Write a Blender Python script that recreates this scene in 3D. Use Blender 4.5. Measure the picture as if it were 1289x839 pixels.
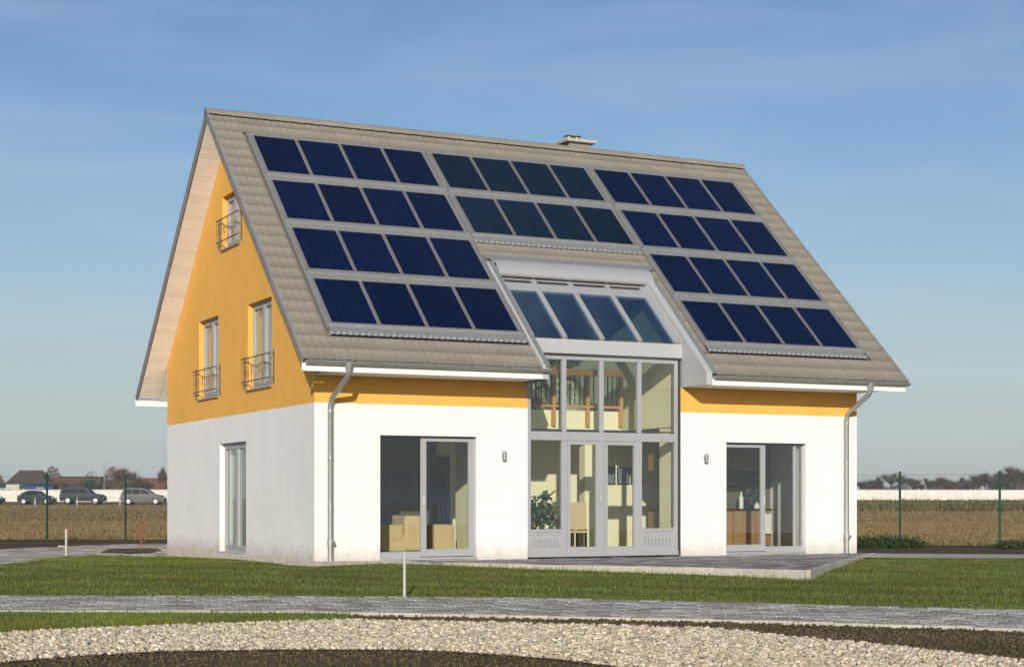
import bpy, math, random
import numpy as np
from mathutils import Vector, Matrix, noise
from mathutils.geometry import tessellate_polygon

for o in list(bpy.data.objects): bpy.data.objects.remove(o)
SC = bpy.context.scene
COL = SC.collection
random.seed(7)
R = math.radians

# ------------------------------------------------------------------ camera
YAW = 0.4533
CAM = Vector((-10.0375, -28.8035, 1.1509))
cd = bpy.data.cameras.new('camera'); cam = bpy.data.objects.new('camera', cd); COL.objects.link(cam)
cam.location = CAM; cam.rotation_euler = (R(90), 0, -YAW)
cd.sensor_width = 36; cd.lens = 2098.37 / 1289 * 36
cd.shift_y = (627.37 - 419.5) / 1289
cd.clip_start = 0.1; cd.clip_end = 8000
SC.camera = cam

# ------------------------------------------------------------------ sky and sun
SUN_DIR = Vector((0.50, 1.0, -0.335)).normalized()
SUN_EL = math.asin(-SUN_DIR.z)
w = bpy.data.worlds.new('World'); SC.world = w; w.use_nodes = True
nt = w.node_tree; nt.nodes.clear()
def wn(t, **k):
    n = nt.nodes.new(t)
    for a, b in k.items(): setattr(n, a, b)
    return n
sky = wn('ShaderNodeTexSky', sky_type='NISHITA', sun_disc=False, sun_elevation=SUN_EL,
         sun_rotation=math.atan2(-SUN_DIR.x, -SUN_DIR.y), air_density=1.0, dust_density=1.0, ozone_density=3.4, altitude=100)
tc = wn('ShaderNodeTexCoord')
# thin cirrus streaks
mp = wn('ShaderNodeMapping'); mp.inputs['Scale'].default_value = (1.2, 2.4, 9.0); mp.inputs['Rotation'].default_value = (0.16, -0.1, 0.3)
nt.links.new(tc.outputs['Generated'], mp.inputs['Vector'])
nz = wn('ShaderNodeTexNoise'); nz.inputs['Scale'].default_value = 2.3; nz.inputs['Detail'].default_value = 7; nz.inputs['Roughness'].default_value = .55; nz.inputs['Distortion'].default_value = .6
nt.links.new(mp.outputs['Vector'], nz.inputs['Vector'])
cr = wn('ShaderNodeMapRange'); cr.inputs[1].default_value = .46; cr.inputs[2].default_value = .85; cr.inputs[3].default_value = 0; cr.inputs[4].default_value = .26
nt.links.new(nz.outputs['Fac'], cr.inputs[0])
# pale winter haze low over the horizon, all the way round
sx = wn('ShaderNodeSeparateXYZ'); nt.links.new(tc.outputs['Generated'], sx.inputs[0])
hz = wn('ShaderNodeMapRange', interpolation_type='SMOOTHERSTEP'); hz.inputs[1].default_value = -.02; hz.inputs[2].default_value = .26; hz.inputs[3].default_value = .78; hz.inputs[4].default_value = .0
nt.links.new(sx.outputs['Z'], hz.inputs[0])
m1 = wn('ShaderNodeMix', data_type='RGBA'); m1.inputs[7].default_value = (4.75, 5.25, 5.4, 1)
nt.links.new(hz.outputs[0], m1.inputs[0]); nt.links.new(sky.outputs[0], m1.inputs[6])
m2 = wn('ShaderNodeMix', data_type='RGBA'); m2.inputs[7].default_value = (6.2, 6.9, 7.6, 1)
nt.links.new(cr.outputs[0], m2.inputs[0]); nt.links.new(m1.outputs[2], m2.inputs[6])
bg = wn('ShaderNodeBackground'); bg.inputs['Strength'].default_value = .104
nt.links.new(m2.outputs[2], bg.inputs['Color'])
wo = wn('ShaderNodeOutputWorld'); nt.links.new(bg.outputs[0], wo.inputs['Surface'])

sl = bpy.data.lights.new('sun', 'SUN'); sl.energy = 4.0; sl.angle = R(.55); sl.color = (1, .935, .83)
so = bpy.data.objects.new('sun', sl); COL.objects.link(so)
so.rotation_euler = SUN_DIR.to_track_quat('-Z', 'Y').to_euler(); so.location = (-10, -20, 30)
SC.view_settings.view_transform = 'Standard'; SC.view_settings.look = 'None'
SC.view_settings.exposure = 0; SC.view_settings.gamma = 1
SC.render.engine = 'CYCLES'
SC.cycles.transparent_max_bounces = 16

# ------------------------------------------------------------------ helpers
class MB:
    def __init__(s): s.v = []; s.f = []; s.sm = False
    def add(s, vs, fs):
        b = len(s.v); s.v += [tuple(v) for v in vs]; s.f += [tuple(i + b for i in f) for f in fs]; return s
    def box(s, x0, y0, z0, x1, y1, z1):
        return s.add([(x0,y0,z0),(x1,y0,z0),(x1,y1,z0),(x0,y1,z0),(x0,y0,z1),(x1,y0,z1),(x1,y1,z1),(x0,y1,z1)],
                     [(0,3,2,1),(4,5,6,7),(0,1,5,4),(1,2,6,5),(2,3,7,6),(3,0,4,7)])
    def bevbox(s, x0, y0, z0, x1, y1, z1, b):
        import bmesh
        bm = bmesh.new(); t = MB().box(x0,y0,z0,x1,y1,z1)
        vv = [bm.verts.new(v) for v in t.v]
        for f in t.f: bm.faces.new([vv[i] for i in f])
        bmesh.ops.bevel(bm, geom=bm.edges[:], offset=b, segments=2, affect='EDGES', profile=.6)
        bm.verts.index_update()
        s.add([v.co[:] for v in bm.verts], [[v.index for v in f.verts] for f in bm.faces]); bm.free(); return s
    def tube(s, pts, r, n=8, cap=True):
        pts = [Vector(p) for p in pts]; rs = r if isinstance(r, (list, tuple)) else [r] * len(pts)
        base = len(s.v); up = None
        for i, p in enumerate(pts):
            d = (pts[min(i+1, len(pts)-1)] - pts[max(i-1, 0)]).normalized()
            a = Vector((0,0,1)) if abs(d.z) < .9 else Vector((0,1,0))
            if up is not None: a = up
            x = d.cross(a).normalized(); y = x.cross(d).normalized(); up = y
            for k in range(n):
                t = 2*math.pi*k/n; s.v.append(tuple(p + (x*math.cos(t) + y*math.sin(t)) * rs[i]))
        for i in range(len(pts)-1):
            for k in range(n):
                a = base + i*n + k; b = base + i*n + (k+1) % n
                s.f.append((a, b, b+n, a+n))
        if cap:
            s.f.append(tuple(base + k for k in range(n))[::-1]); e = base + (len(pts)-1)*n
            s.f.append(tuple(e + k for k in range(n)))
        s.sm = True; return s
    def plate(s, outer, holes, mapf, t0, t1):
        """flat polygon with holes, thickness t0..t1; mapf(a, b, t) -> xyz"""
        loops = [outer] + list(holes)
        tri = tessellate_polygon([[Vector((a, b, 0)) for a, b in l] for l in loops])
        flat = [p for l in loops for p in l]; n = len(flat)
        vs = [mapf(a, b, t0) for a, b in flat] + [mapf(a, b, t1) for a, b in flat]
        fs = [tuple(t) for t in tri] + [tuple(i + n for i in t)[::-1] for t in tri]
        k = 0
        for l in loops:
            for i in range(len(l)):
                a = k + i; b = k + (i+1) % len(l); fs.append((a, b, b+n, a+n))
            k += len(l)
        return s.add(vs, fs)
    def mesh(s, name, mat):
        me = bpy.data.meshes.new(name); me.from_pydata(s.v, [], s.f)
        import bmesh
        bm = bmesh.new(); bm.from_mesh(me); bmesh.ops.recalc_face_normals(bm, faces=bm.faces); bm.to_mesh(me); bm.free()
        if mat: me.materials.append(mat)
        if s.sm:
            me.polygons.foreach_set('use_smooth', [True]*len(me.polygons)); me.set_sharp_from_angle(angle=R(40))
        return me
    def build(s, name, mat, parent=None, mw=None):
        return link(name, s.mesh(name, mat), parent, mw)
def link(name, me, parent=None, mw=None):
    o = bpy.data.objects.new(name, me); COL.objects.link(o)
    if parent: o.parent = parent
    if mw is not None: o.matrix_basis = mw
    return o
def tag(o, label=None, cat=None, group=None, kind=None):
    if label: o['label'] = label
    if cat: o['category'] = cat
    if group: o['group'] = group
    if kind: o['kind'] = kind
    return o
def empty(name, loc=(0,0,0), label=None, cat=None, group=None, rz=0):
    o = bpy.data.objects.new(name, None); COL.objects.link(o); o.location = loc; o.rotation_euler = (0,0,rz)
    o.empty_display_size = .2
    return tag(o, label, cat, group)
def copy_tree(o, parent=None):
    c = o.copy(); COL.objects.link(c); c.parent = parent
    for ch in list(o.children): copy_tree(ch, c)
    return c

# ------------------------------------------------------------------ materials
def mat(name, col, rough=.8, spec=.3, metal=0, var=0, vscale=8, bump=0, bscale=60, dark=None, coat=0, island=0, detail=4, stretch=None, obj=False, var2=0, v2scale=.6):
    m = bpy.data.materials.new(name); m.use_nodes = True; t = m.node_tree; b = t.nodes['Principled BSDF']
    b.inputs['Base Color'].default_value = (*col, 1); b.inputs['Roughness'].default_value = rough
    b.inputs['Specular IOR Level'].default_value = spec; b.inputs['Metallic'].default_value = metal
    if coat: b.inputs['Coat Weight'].default_value = coat; b.inputs['Coat Roughness'].default_value = .05
    def N(ty): return t.nodes.new(ty)
    g = N('ShaderNodeNewGeometry'); src = g.outputs['Position']
    if stretch:
        mpn = N('ShaderNodeMapping'); mpn.inputs['Scale'].default_value = stretch; t.links.new(src, mpn.inputs[0]); src2 = mpn.outputs[0]
    else: src2 = src
    cur = None
    def mul(fac_sock, lo, hi):
        nonlocal cur
        mr = N('ShaderNodeMapRange'); mr.inputs[1].default_value = .28; mr.inputs[2].default_value = .72
        mr.inputs[3].default_value = lo; mr.inputs[4].default_value = hi; t.links.new(fac_sock, mr.inputs[0])
        mx = N('ShaderNodeVectorMath'); mx.operation = 'SCALE'
        if cur is None: mx.inputs[0].default_value = col
        else: t.links.new(cur, mx.inputs[0])
        t.links.new(mr.outputs[0], mx.inputs['Scale']); cur = mx.outputs[0]
    if dark is not None:
        n = N('ShaderNodeTexNoise'); n.inputs['Scale'].default_value = vscale; n.inputs['Detail'].default_value = detail; t.links.new(src2, n.inputs[0])
        mr = N('ShaderNodeMapRange'); mr.inputs[1].default_value = .35; mr.inputs[2].default_value = .65; t.links.new(n.outputs[0], mr.inputs[0])
        mx = N('ShaderNodeMix'); mx.data_type = 'RGBA'; mx.inputs[6].default_value = (*col, 1); mx.inputs[7].default_value = (*dark, 1)
        t.links.new(mr.outputs[0], mx.inputs[0]); cur = mx.outputs[2]
    if var:
        n = N('ShaderNodeTexNoise'); n.inputs['Scale'].default_value = vscale*1.7; n.inputs['Detail'].default_value = detail; t.links.new(src2, n.inputs[0]); mul(n.outputs[0], 1-var, 1+var)
    if var2:
        n = N('ShaderNodeTexNoise'); n.inputs['Scale'].default_value = v2scale; n.inputs['Detail'].default_value = 3; t.links.new(src, n.inputs[0]); mul(n.outputs[0], 1-var2, 1+var2)
    if island:
        mrn = N('ShaderNodeMapRange'); mrn.inputs[1].default_value = 0; mrn.inputs[2].default_value = 1; mrn.inputs[3].default_value = 1-island; mrn.inputs[4].default_value = 1+island
        if obj:
            oi = N('ShaderNodeObjectInfo'); t.links.new(oi.outputs['Random'], mrn.inputs[0])
        else: t.links.new(g.outputs['Random Per Island'], mrn.inputs[0])
        mx = N('ShaderNodeVectorMath'); mx.operation = 'SCALE'
        if cur is None: mx.inputs[0].default_value = col
        else: t.links.new(cur, mx.inputs[0])
        t.links.new(mrn.outputs[0], mx.inputs['Scale']); cur = mx.outputs[0]
    if cur is not None: t.links.new(cur, b.inputs['Base Color'])
    if bump:
        n = N('ShaderNodeTexNoise'); n.inputs['Scale'].default_value = bscale; n.inputs['Detail'].default_value = 4; t.links.new(src, n.inputs[0])
        bp = N('ShaderNodeBump'); bp.inputs['Strength'].default_value = bump; bp.inputs['Distance'].default_value = .02
        t.links.new(n.outputs[0], bp.inputs['Height']); t.links.new(bp.outputs[0], b.inputs['Normal'])
    return m
def glassmat(name, tint=(.95,.97,.95), gloss=(.9,.95,1.0), f0=.035, fmax=.46):
    m = bpy.data.materials.new(name); m.use_nodes = True; t = m.node_tree; t.nodes.clear()
    tr = t.nodes.new('ShaderNodeBsdfTransparent'); tr.inputs[0].default_value = (*tint, 1)
    gl = t.nodes.new('ShaderNodeBsdfGlossy'); gl.inputs[0].default_value = (*gloss, 1); gl.inputs['Roughness'].default_value = .01
    lw = t.nodes.new('ShaderNodeLayerWeight'); lw.inputs[0].default_value = .35
    mr = t.nodes.new('ShaderNodeMapRange'); mr.inputs[3].default_value = f0; mr.inputs[4].default_value = fmax
    t.links.new(lw.outputs['Fresnel'], mr.inputs[0])
    mx = t.nodes.new('ShaderNodeMixShader'); t.links.new(mr.outputs[0], mx.inputs[0]); t.links.new(tr.outputs[0], mx.inputs[1]); t.links.new(gl.outputs[0], mx.inputs[2])
    o = t.nodes.new('ShaderNodeOutputMaterial'); t.links.new(mx.outputs[0], o.inputs[0]); return m
def pv_mat(name, c1, c2, cell=.155):
    """photovoltaic glass: dark cells with a hint of a grid, in the panel's own coordinates"""
    m = mat(name, c1, rough=.14, spec=.24); t = m.node_tree; b = t.nodes['Principled BSDF']
    tcn = t.nodes.new('ShaderNodeTexCoord'); br = t.nodes.new('ShaderNodeTexBrick')
    br.offset = 0; br.inputs['Scale'].default_value = 1; br.inputs['Mortar Size'].default_value = .004; br.inputs['Brick Width'].default_value = cell; br.inputs['Row Height'].default_value = cell
    br.inputs['Color1'].default_value = (*c1, 1); br.inputs['Color2'].default_value = (*[x*1.25 for x in c1], 1); br.inputs['Mortar'].default_value = (*c2, 1)
    t.links.new(tcn.outputs['Object'], br.inputs['Vector'])
    oi = t.nodes.new('ShaderNodeObjectInfo'); mr = t.nodes.new('ShaderNodeMapRange'); mr.inputs[3].default_value = .8; mr.inputs[4].default_value = 1.25
    t.links.new(oi.outputs['Random'], mr.inputs[0]); sc_ = t.nodes.new('ShaderNodeVectorMath'); sc_.operation = 'SCALE'
    t.links.new(br.outputs[0], sc_.inputs[0]); t.links.new(mr.outputs[0], sc_.inputs['Scale']); t.links.new(sc_.outputs[0], b.inputs['Base Color'])
    return m
M = {}
M['white_stucco'] = mat('white_stucco', (.83,.812,.775), .92, .15, var=.02, vscale=2.2, bump=.25, bscale=180, var2=.025, v2scale=.9)
def splash(m, h=.35, dirt=(.36,.31,.24), amt=.5):
    t = m.node_tree; b = t.nodes['Principled BSDF']; lk = b.inputs['Base Color'].links[0]; src = lk.from_socket
    g = t.nodes.new('ShaderNodeNewGeometry'); sp = t.nodes.new('ShaderNodeSeparateXYZ'); t.links.new(g.outputs['Position'], sp.inputs[0])
    n = t.nodes.new('ShaderNodeTexNoise'); n.inputs['Scale'].default_value = 5; n.inputs['Detail'].default_value = 6; t.links.new(g.outputs['Position'], n.inputs[0])
    ad = t.nodes.new('ShaderNodeMath'); ad.operation = 'MULTIPLY_ADD'; ad.inputs[1].default_value = -.45; t.links.new(n.outputs[0], ad.inputs[0]); t.links.new(sp.outputs['Z'], ad.inputs[2])
    mr = t.nodes.new('ShaderNodeMapRange'); mr.inputs[1].default_value = -.25; mr.inputs[2].default_value = h-.25; mr.inputs[3].default_value = amt; mr.inputs[4].default_value = 0; t.links.new(ad.outputs[0], mr.inputs[0])
    mx = t.nodes.new('ShaderNodeMix'); mx.data_type = 'RGBA'; mx.inputs[7].default_value = (*dirt, 1); t.links.new(src, mx.inputs[6]); t.links.new(mr.outputs[0], mx.inputs[0]); t.links.new(mx.outputs[2], b.inputs['Base Color'])
splash(M['white_stucco'])
M['yellow_stucco'] = mat('yellow_stucco', (.87,.455,.10), .92, .15, var=.03, vscale=1.5, bump=.25, bscale=180, var2=.03, v2scale=.7)
M['tile'] = mat('roof_tile_concrete', (.255,.232,.195), .85, .2, var=.05, vscale=14, bump=.3, bscale=120, island=.05, obj=True, var2=.04, v2scale=.8)
M['tile_joined'] = mat('roof_tile_concrete_joined', (.255,.232,.195), .85, .2, var=.05, vscale=14, bump=.3, bscale=120, island=.05, var2=.04, v2scale=.8)
M['verge'] = mat('verge_tile_grey', (.25,.24,.235), .8, .2, var=.08, vscale=9, island=.06, obj=True)
M['deck'] = mat('roof_underlay', (.20,.18,.15), .9, .1, var=.1)
M['soffit'] = mat('soffit_board_paint', (.80,.73,.63), .7, .2, var=.04, vscale=4, island=.05, obj=True)
M['white_paint'] = mat('white_fascia_paint', (.84,.82,.78), .55, .3, var=.015, vscale=3)
M['zinc'] = mat('zinc_sheet', (.40,.41,.39), .42, .5, metal=.55, var=.10, vscale=5, bump=.1, bscale=30)
M['alu'] = mat('silver_aluminium', (.29,.285,.275), .42, .5, metal=.35, var=.05, vscale=4)
M['tray'] = mat('grey_flashing_sheet', (.27,.27,.26), .5, .4, metal=.3, var=.07, vscale=3)
M['alu_dark'] = mat('shadow_gap_rubber', (.05,.05,.05), .8)
M['frame'] = mat('pale_grey_window_frame', (.40,.40,.41), .45, .4, metal=.15, var=.02)
M['panel_w'] = mat('pale_grey_cladding', (.47,.47,.465), .5, .35, metal=.1, var=.02, vscale=2)
M['pv'] = pv_mat('blue_solar_cells', (.0006,.0042,.026), (.0035,.011,.048))
M['pvt'] = pv_mat('teal_collector_absorber', (.0030,.0105,.024), (.005,.015,.031), .98)
M['glass'] = glassmat('window_glass')
M['glass_sky'] = glassmat('roof_window_glass', (.72,.82,.86), (.85,.92,1), .22, .7)
M['iron'] = mat('galvanised_rail', (.19,.17,.15), .5, .4, metal=.6)
M['cream'] = mat('cream_interior_plaster', (.88,.82,.56), .95, .1, var=.02)
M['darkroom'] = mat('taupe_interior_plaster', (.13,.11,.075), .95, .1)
M['ceil'] = mat('white_ceiling_plaster', (.55,.53,.45), .95, .1)
M['wood'] = mat('orange_beech_wood', (.55,.27,.08), .45, .4, var=.12, vscale=6, stretch=(1,1,8))
M['cab'] = mat('oak_cabinet_front', (.33,.20,.085), .45, .35, var=.12, vscale=5, stretch=(1,1,.2))
M['floor_t'] = mat('beige_floor_tile', (.45,.38,.27), .4, .4, var=.05)
M['black'] = mat('black_plastic', (.012,.012,.014), .3, .5)
M['navy'] = mat('navy_fabric', (.008,.016,.034), .8, .2)
M['sofa'] = mat('beige_upholstery', (.62,.48,.27), .9, .15, var=.06, bump=.2)
M['leafgreen'] = mat('houseplant_leaf', (.03,.085,.03), .5, .35, island=.35)
M['terracotta'] = mat('terracotta_pot', (.35,.14,.07), .8)
M['whitep'] = mat('white_ceramic', (.75,.73,.68), .4)
M['picture'] = mat('grey_picture_print', (.16,.20,.21), .4, .4, var=.5, vscale=9)
M['paver'] = mat('grey_concrete_paver', (.43,.40,.35), .92, .08, var=.18, vscale=5, island=.34, obj=True, bump=.3, bscale=90)
M['paver_j'] = mat('grey_concrete_paver_joined', (.43,.40,.35), .92, .08, var=.18, vscale=5, island=.34, bump=.3, bscale=90)
M['terr'] = mat('terrace_paver', (.28,.26,.255), .9, .15, var=.14, vscale=5, island=.42, obj=True, bump=.3, bscale=90)
M['terr_j'] = mat('terrace_paver_joined', (.28,.26,.255), .9, .15, var=.14, vscale=5, island=.42, bump=.3, bscale=90)
M['joint'] = mat('sand_joint', (.27,.25,.22), .95, .1, var=.15, vscale=20)
M['kerb'] = mat('pale_concrete_kerb', (.47,.44,.37), .9, .15, var=.12, vscale=10, island=.07, obj=True, bump=.3)
M['soil'] = mat('dark_garden_soil', (.125,.092,.058), .98, .05, var=.25, vscale=5, bump=.8, bscale=40, var2=.2, v2scale=.5)
M['clod'] = mat('soil_clod', (.115,.085,.055), .98, .05, island=.3, dark=(.075,.07,.03), vscale=1.1)
M['lawn_base'] = mat('lawn_ground', (.085,.100,.020), .95, .1, var=.25, vscale=12, var2=.12, v2scale=.45)
M['grass'] = mat('grass_blade', (.118,.160,.032), .75, .12, island=.35, var2=.26, v2scale=.55, dark=(.160,.162,.036), vscale=.8)
M['gravel_bed'] = mat('gravel_bed_sand', (.30,.25,.19), .95, .1, var=.3, vscale=25, bump=.8, bscale=60)
M['field'] = mat('dry_grass_field', (.26,.175,.085), .98, .05, dark=(.20,.155,.07), vscale=.25, var=.18, stretch=(1,1,1), var2=.15, v2scale=.05)
M['drygrass'] = mat('dry_grass_blade', (.28,.185,.09), .9, .05, island=.2, dark=(.23,.18,.08), vscale=.2)
M['weeds'] = mat('olive_weed_blade', (.135,.115,.058), .9, .05, island=.22)
M['whitewall'] = mat('white_rendered_boundary_wall', (.74,.70,.62), .9, .1, var=.10, vscale=.6)
M['green_post'] = mat('green_fence_coating', (.012,.065,.038), .5, .4)
M['shrub'] = mat('low_shrub_leaf', (.035,.06,.018), .7, .2, island=.45)
M['bark'] = mat('grey_brown_bark', (.10,.075,.065), .95, .05, var=.2)
M['twig'] = mat('winter_twig', (.115,.085,.085), .95, .05, island=.3)
M['twigr'] = mat('reddish_winter_twig', (.15,.085,.06), .95, .05, island=.3)
M['evergreen'] = mat('evergreen_needle', (.025,.05,.025), .9, .1, island=.35)
M['post_w'] = mat('white_plastic_post', (.48,.47,.42), .5, .3)
M['redstem'] = mat('red_bark_stem', (.35,.07,.05), .7)
M['tyre'] = mat('tyre_rubber', (.02,.02,.02), .8)
M['rim'] = mat('bright_wheel_cover', (.65,.65,.65), .35, .5, metal=.4)
M['carglass'] = mat('car_window_glass', (.012,.016,.02), .15, .3)

# ------------------------------------------------------------------ terrain
FW = (math.sin(YAW), math.cos(YAW)); RT = (math.cos(YAW), -math.sin(YAW))
def depth(x, y): return (x - CAM.x)*FW[0] + (y - CAM.y)*FW[1]
def zg(x, y):
    z = .02*min(y, 0) if y > -40 else -.8
    d = depth(x, y)
    if d > 50: z += .0046*min(d-50, 170)
    return z
def far(d, t, dz=0):
    """point d metres out along the street axis of the photograph and t*d metres across it, on the ground"""
    x = CAM.x + FW[0]*d + RT[0]*t*d; y = CAM.y + FW[1]*d + RT[1]*t*d
    return Vector((x, y, zg(x, y) + dz))
def sheet(name, poly, m, dz, parent=None, kind='structure', thick=0):
    import bmesh
    bm = bmesh.new(); vs = [bm.verts.new((x, y, 0)) for x, y in poly]; bm.faces.new(vs)
    for yy in [0]:
        bmesh.ops.bisect_plane(bm, geom=bm.verts[:]+bm.edges[:]+bm.faces[:], plane_co=(0,yy,0), plane_no=(0,1,0))
    bmesh.ops.triangulate(bm, faces=bm.faces)
    for v in bm.verts: v.co.z = zg(v.co.x, v.co.y) + dz
    for f in bm.faces:
        if f.normal.z < 0: f.normal_flip()
    me = bpy.data.meshes.new(name); bm.to_mesh(me); bm.free(); me.materials.append(m)
    o = link(name, me, parent)
    if kind: o['kind'] = kind
    return o
def inpoly(px, py, poly):
    c = np.zeros(len(px), bool); n = len(poly)
    for i in range(n):
        x1, y1 = poly[i]; x2, y2 = poly[i-1]
        k = ((y1 > py) != (y2 > py)) & (px < (x2-x1)*(py-y1)/((y2-y1) + 1e-12) + x1)
        c ^= k
    return c
rng = np.random.default_rng(3)
def scatter(poly, n):
    a = np.array(poly); lo = a.min(0); hi = a.max(0); out = np.zeros((0, 2))
    while len(out) < n:
        p = rng.uniform(lo, hi, (n, 2)); out = np.vstack([out, p[inpoly(p[:,0], p[:,1], poly)]])
    return out[:n]
def zgv(p):
    z = .02*np.minimum(p[:,1], 0); d = (p[:,0]-CAM.x)*FW[0] + (p[:,1]-CAM.y)*FW[1]
    return z + .0046*np.clip(d-50, 0, 170)
def rawmesh(name, V, F, m):
    me = bpy.data.meshes.new(name); k = F.shape[1]
    me.vertices.add(len(V)); me.vertices.foreach_set('co', V.astype(np.float32).ravel())
    me.loops.add(F.size); me.loops.foreach_set('vertex_index', F.astype(np.int32).ravel())
    me.polygons.add(len(F)); me.polygons.foreach_set('loop_start', np.arange(0, F.size, k, dtype=np.int32))
    try: me.polygons.foreach_set('loop_total', np.full(len(F), k, np.int32))
    except Exception: pass
    me.update(); me.validate(); me.materials.append(m); return me
def blades(name, pts, m, h, wd, lean=.5, dz=0, hs=.35, mow=False):
    n = len(pts); z = zgv(pts) + dz; a = rng.uniform(0, 2*np.pi, n); H = h*(1 + hs*rng.standard_normal(n)).clip(.3, 2)
    b = rng.uniform(0, 2*np.pi, n); L = H*lean*rng.uniform(0, 1, n)
    W = wd*rng.uniform(.6, 1.3, n)
    if mow:   # the mower laid the blades over in alternate lanes
        lane = np.sin((pts[:,0]*.62 + pts[:,1]*.78 + .25*np.sin(pts[:,0]*.5))*math.pi/.75)
        b = np.where(lane > 0, -1.9, 1.25) + rng.normal(0, .7, n); L = H*lean*rng.uniform(.5, 1.1, n)
    P0 = np.stack([pts[:,0]-np.cos(a)*W/2, pts[:,1]-np.sin(a)*W/2, z-.01], 1)
    P1 = np.stack([pts[:,0]+np.cos(a)*W/2, pts[:,1]+np.sin(a)*W/2, z-.01], 1)
    P2 = np.stack([pts[:,0]+np.cos(b)*L, pts[:,1]+np.sin(b)*L, z+H], 1)
    V = np.stack([P0, P1, P2], 1).reshape(-1, 3); F = np.arange(3*n).reshape(-1, 3)
    return link(name, rawmesh(name, V, F, m))
ico_v = None
def stones(name, pts, m, r0, r1, dz=0, flat=.6, sink=.3):
    t = (1+5**.5)/2
    iv = np.array([(-1,t,0),(1,t,0),(-1,-t,0),(1,-t,0),(0,-1,t),(0,1,t),(0,-1,-t),(0,1,-t),(t,0,-1),(t,0,1),(-t,0,-1),(-t,0,1)])/math.sqrt(1+t*t)
    fi = np.array([(0,11,5),(0,5,1),(0,1,7),(0,7,10),(0,10,11),(1,5,9),(5,11,4),(11,10,2),(10,7,6),(7,1,8),(3,9,4),(3,4,2),(3,2,6),(3,6,8),(3,8,9),(4,9,5),(2,4,11),(6,2,10),(8,6,7),(9,8,1)])
    n = len(pts); r = r0 + (r1-r0)*rng.random(n)**1.6
    V = iv[None]*(1 + .22*rng.standard_normal((n, 12, 1)).clip(-1.5, 1.5))
    V = V*np.stack([rng.uniform(.7,1.3,n), rng.uniform(.6,1.0,n), np.full(n, flat)*rng.uniform(.7,1.2,n)], 1)[:,None]
    a = rng.uniform(0, 6.28, n); ca, sa = np.cos(a)[:,None], np.sin(a)[:,None]
    X = V[:,:,0]*ca - V[:,:,1]*sa; Y = V[:,:,0]*sa + V[:,:,1]*ca
    tl = rng.uniform(-.5,.5,n)[:,None]; Z = V[:,:,2] + X*tl*.6
    P = np.stack([X, Y, Z], 2)*r[:,None,None]
    P[:,:,0] += pts[:,0:1]; P[:,:,1] += pts[:,1:2]; P[:,:,2] += (zgv(pts) + dz + r*flat*(1-sink) - r*flat*.0)[:,None]
    F = (fi[None] + 12*np.arange(n)[:,None,None]).reshape(-1, 3)
    return link(name, rawmesh(name, P.reshape(-1, 3), F, m))

LAWN = [(-18,7),(-9,1.0),(-5.36,1.04),(-3.97,4.24),(-2.75,5.68),(-1.75,4.4),(-.89,1.8),(-.79,-.76),(-.42,-1.37),(.99,-.8),(1.85,-1.5),(2.6,-2.7),(3.95,-4.3),(5.0,-5.55),(5.84,-7.0),(5.95,-7.02),(9.45,-3.4),(11.13,-1.92),(13.99,-3.08),(22,-8),(20,-22),(9,-16),(4.95,-12.76),(3.43,-11.7),(1.9,-10.36),(-.34,-8.78),(-2.65,-7.75),(-6.5,-6.24),(-16,-3.5)]
PT = [(-16,-3.5),(-10,-5.1),(-6.5,-6.24),(-2.65,-7.75),(-.34,-8.78),(1.9,-10.36),(3.43,-11.7),(4.95,-12.76),(9,-16)]
PB = [(-17,-6.2),(-11,-7.6),(-6.88,-8.67),(-3.7,-9.95),(-1.56,-11.31),(.45,-12.6),(1.83,-13.74),(3.05,-14.79),(7.2,-18.4)]
PATH = PT + PB[::-1]
GRASS2 = [(-17,-6.2),(-11,-7.6),(-6.88,-8.67),(-4.82,-9.42),(-3.12,-10.22),(-3.46,-11.0),(-5.24,-10.98),(-6.44,-11.0),(-7.28,-11.22),(-13,-11.6),(-17,-12)]
GRAVEL = [(-17,-12),(-13,-11.6),(-7.28,-11.22),(-6.44,-11.0),(-5.24,-10.98),(-3.51,-11.01),(-1.91,-12.03),(-1.04,-12.66),(-.07,-13.41),(.19,-14.52),(.52,-15.4),(.94,-17.05),(2.4,-21),(.8,-22),(-.6,-18.6),(-2.79,-16.09),(-3.03,-15.34),(-3.3,-14.89),(-3.71,-14.37),(-4.08,-14.08),(-5.05,-13.69),(-6.19,-13.4),(-6.95,-13.52),(-7.68,-13.76),(-13,-15),(-17,-15.6)]
LPATH = [(-18,7),(-16,13),(-8,7.5),(-3.99,9.82),(-1.99,11.95),(-.64,12.83),(.27,13),(3,12.5),(2,10.8),(-.02,10.75),(-1.53,4.56),(-1.75,4.4),(-2.75,5.68),(-3.97,4.24),(-5.36,1.04),(-9,1.0)]
WSTRIP = [(-.02,10.62),(-.02,-.02),(1.6,-.02),(1.85,-1.5),(.99,-.8),(-.42,-1.37),(-.79,-.76),(-.89,1.8),(-1.75,4.4),(-1.53,4.56)]
SOILP = [(-2.45,6.6),(-1.75,8.9),(-.75,9.2),(-.9,7.5),(-1.5,6.1),(-2.0,5.7)]
EDGE = [(11.9,-.02),(12.3,-.55),(15.16,-1.83),(20,-4.2),(22,-8),(13.99,-3.08),(11.13,-1.92),(10.9,-1.9),(12.15,-.5)]

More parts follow.
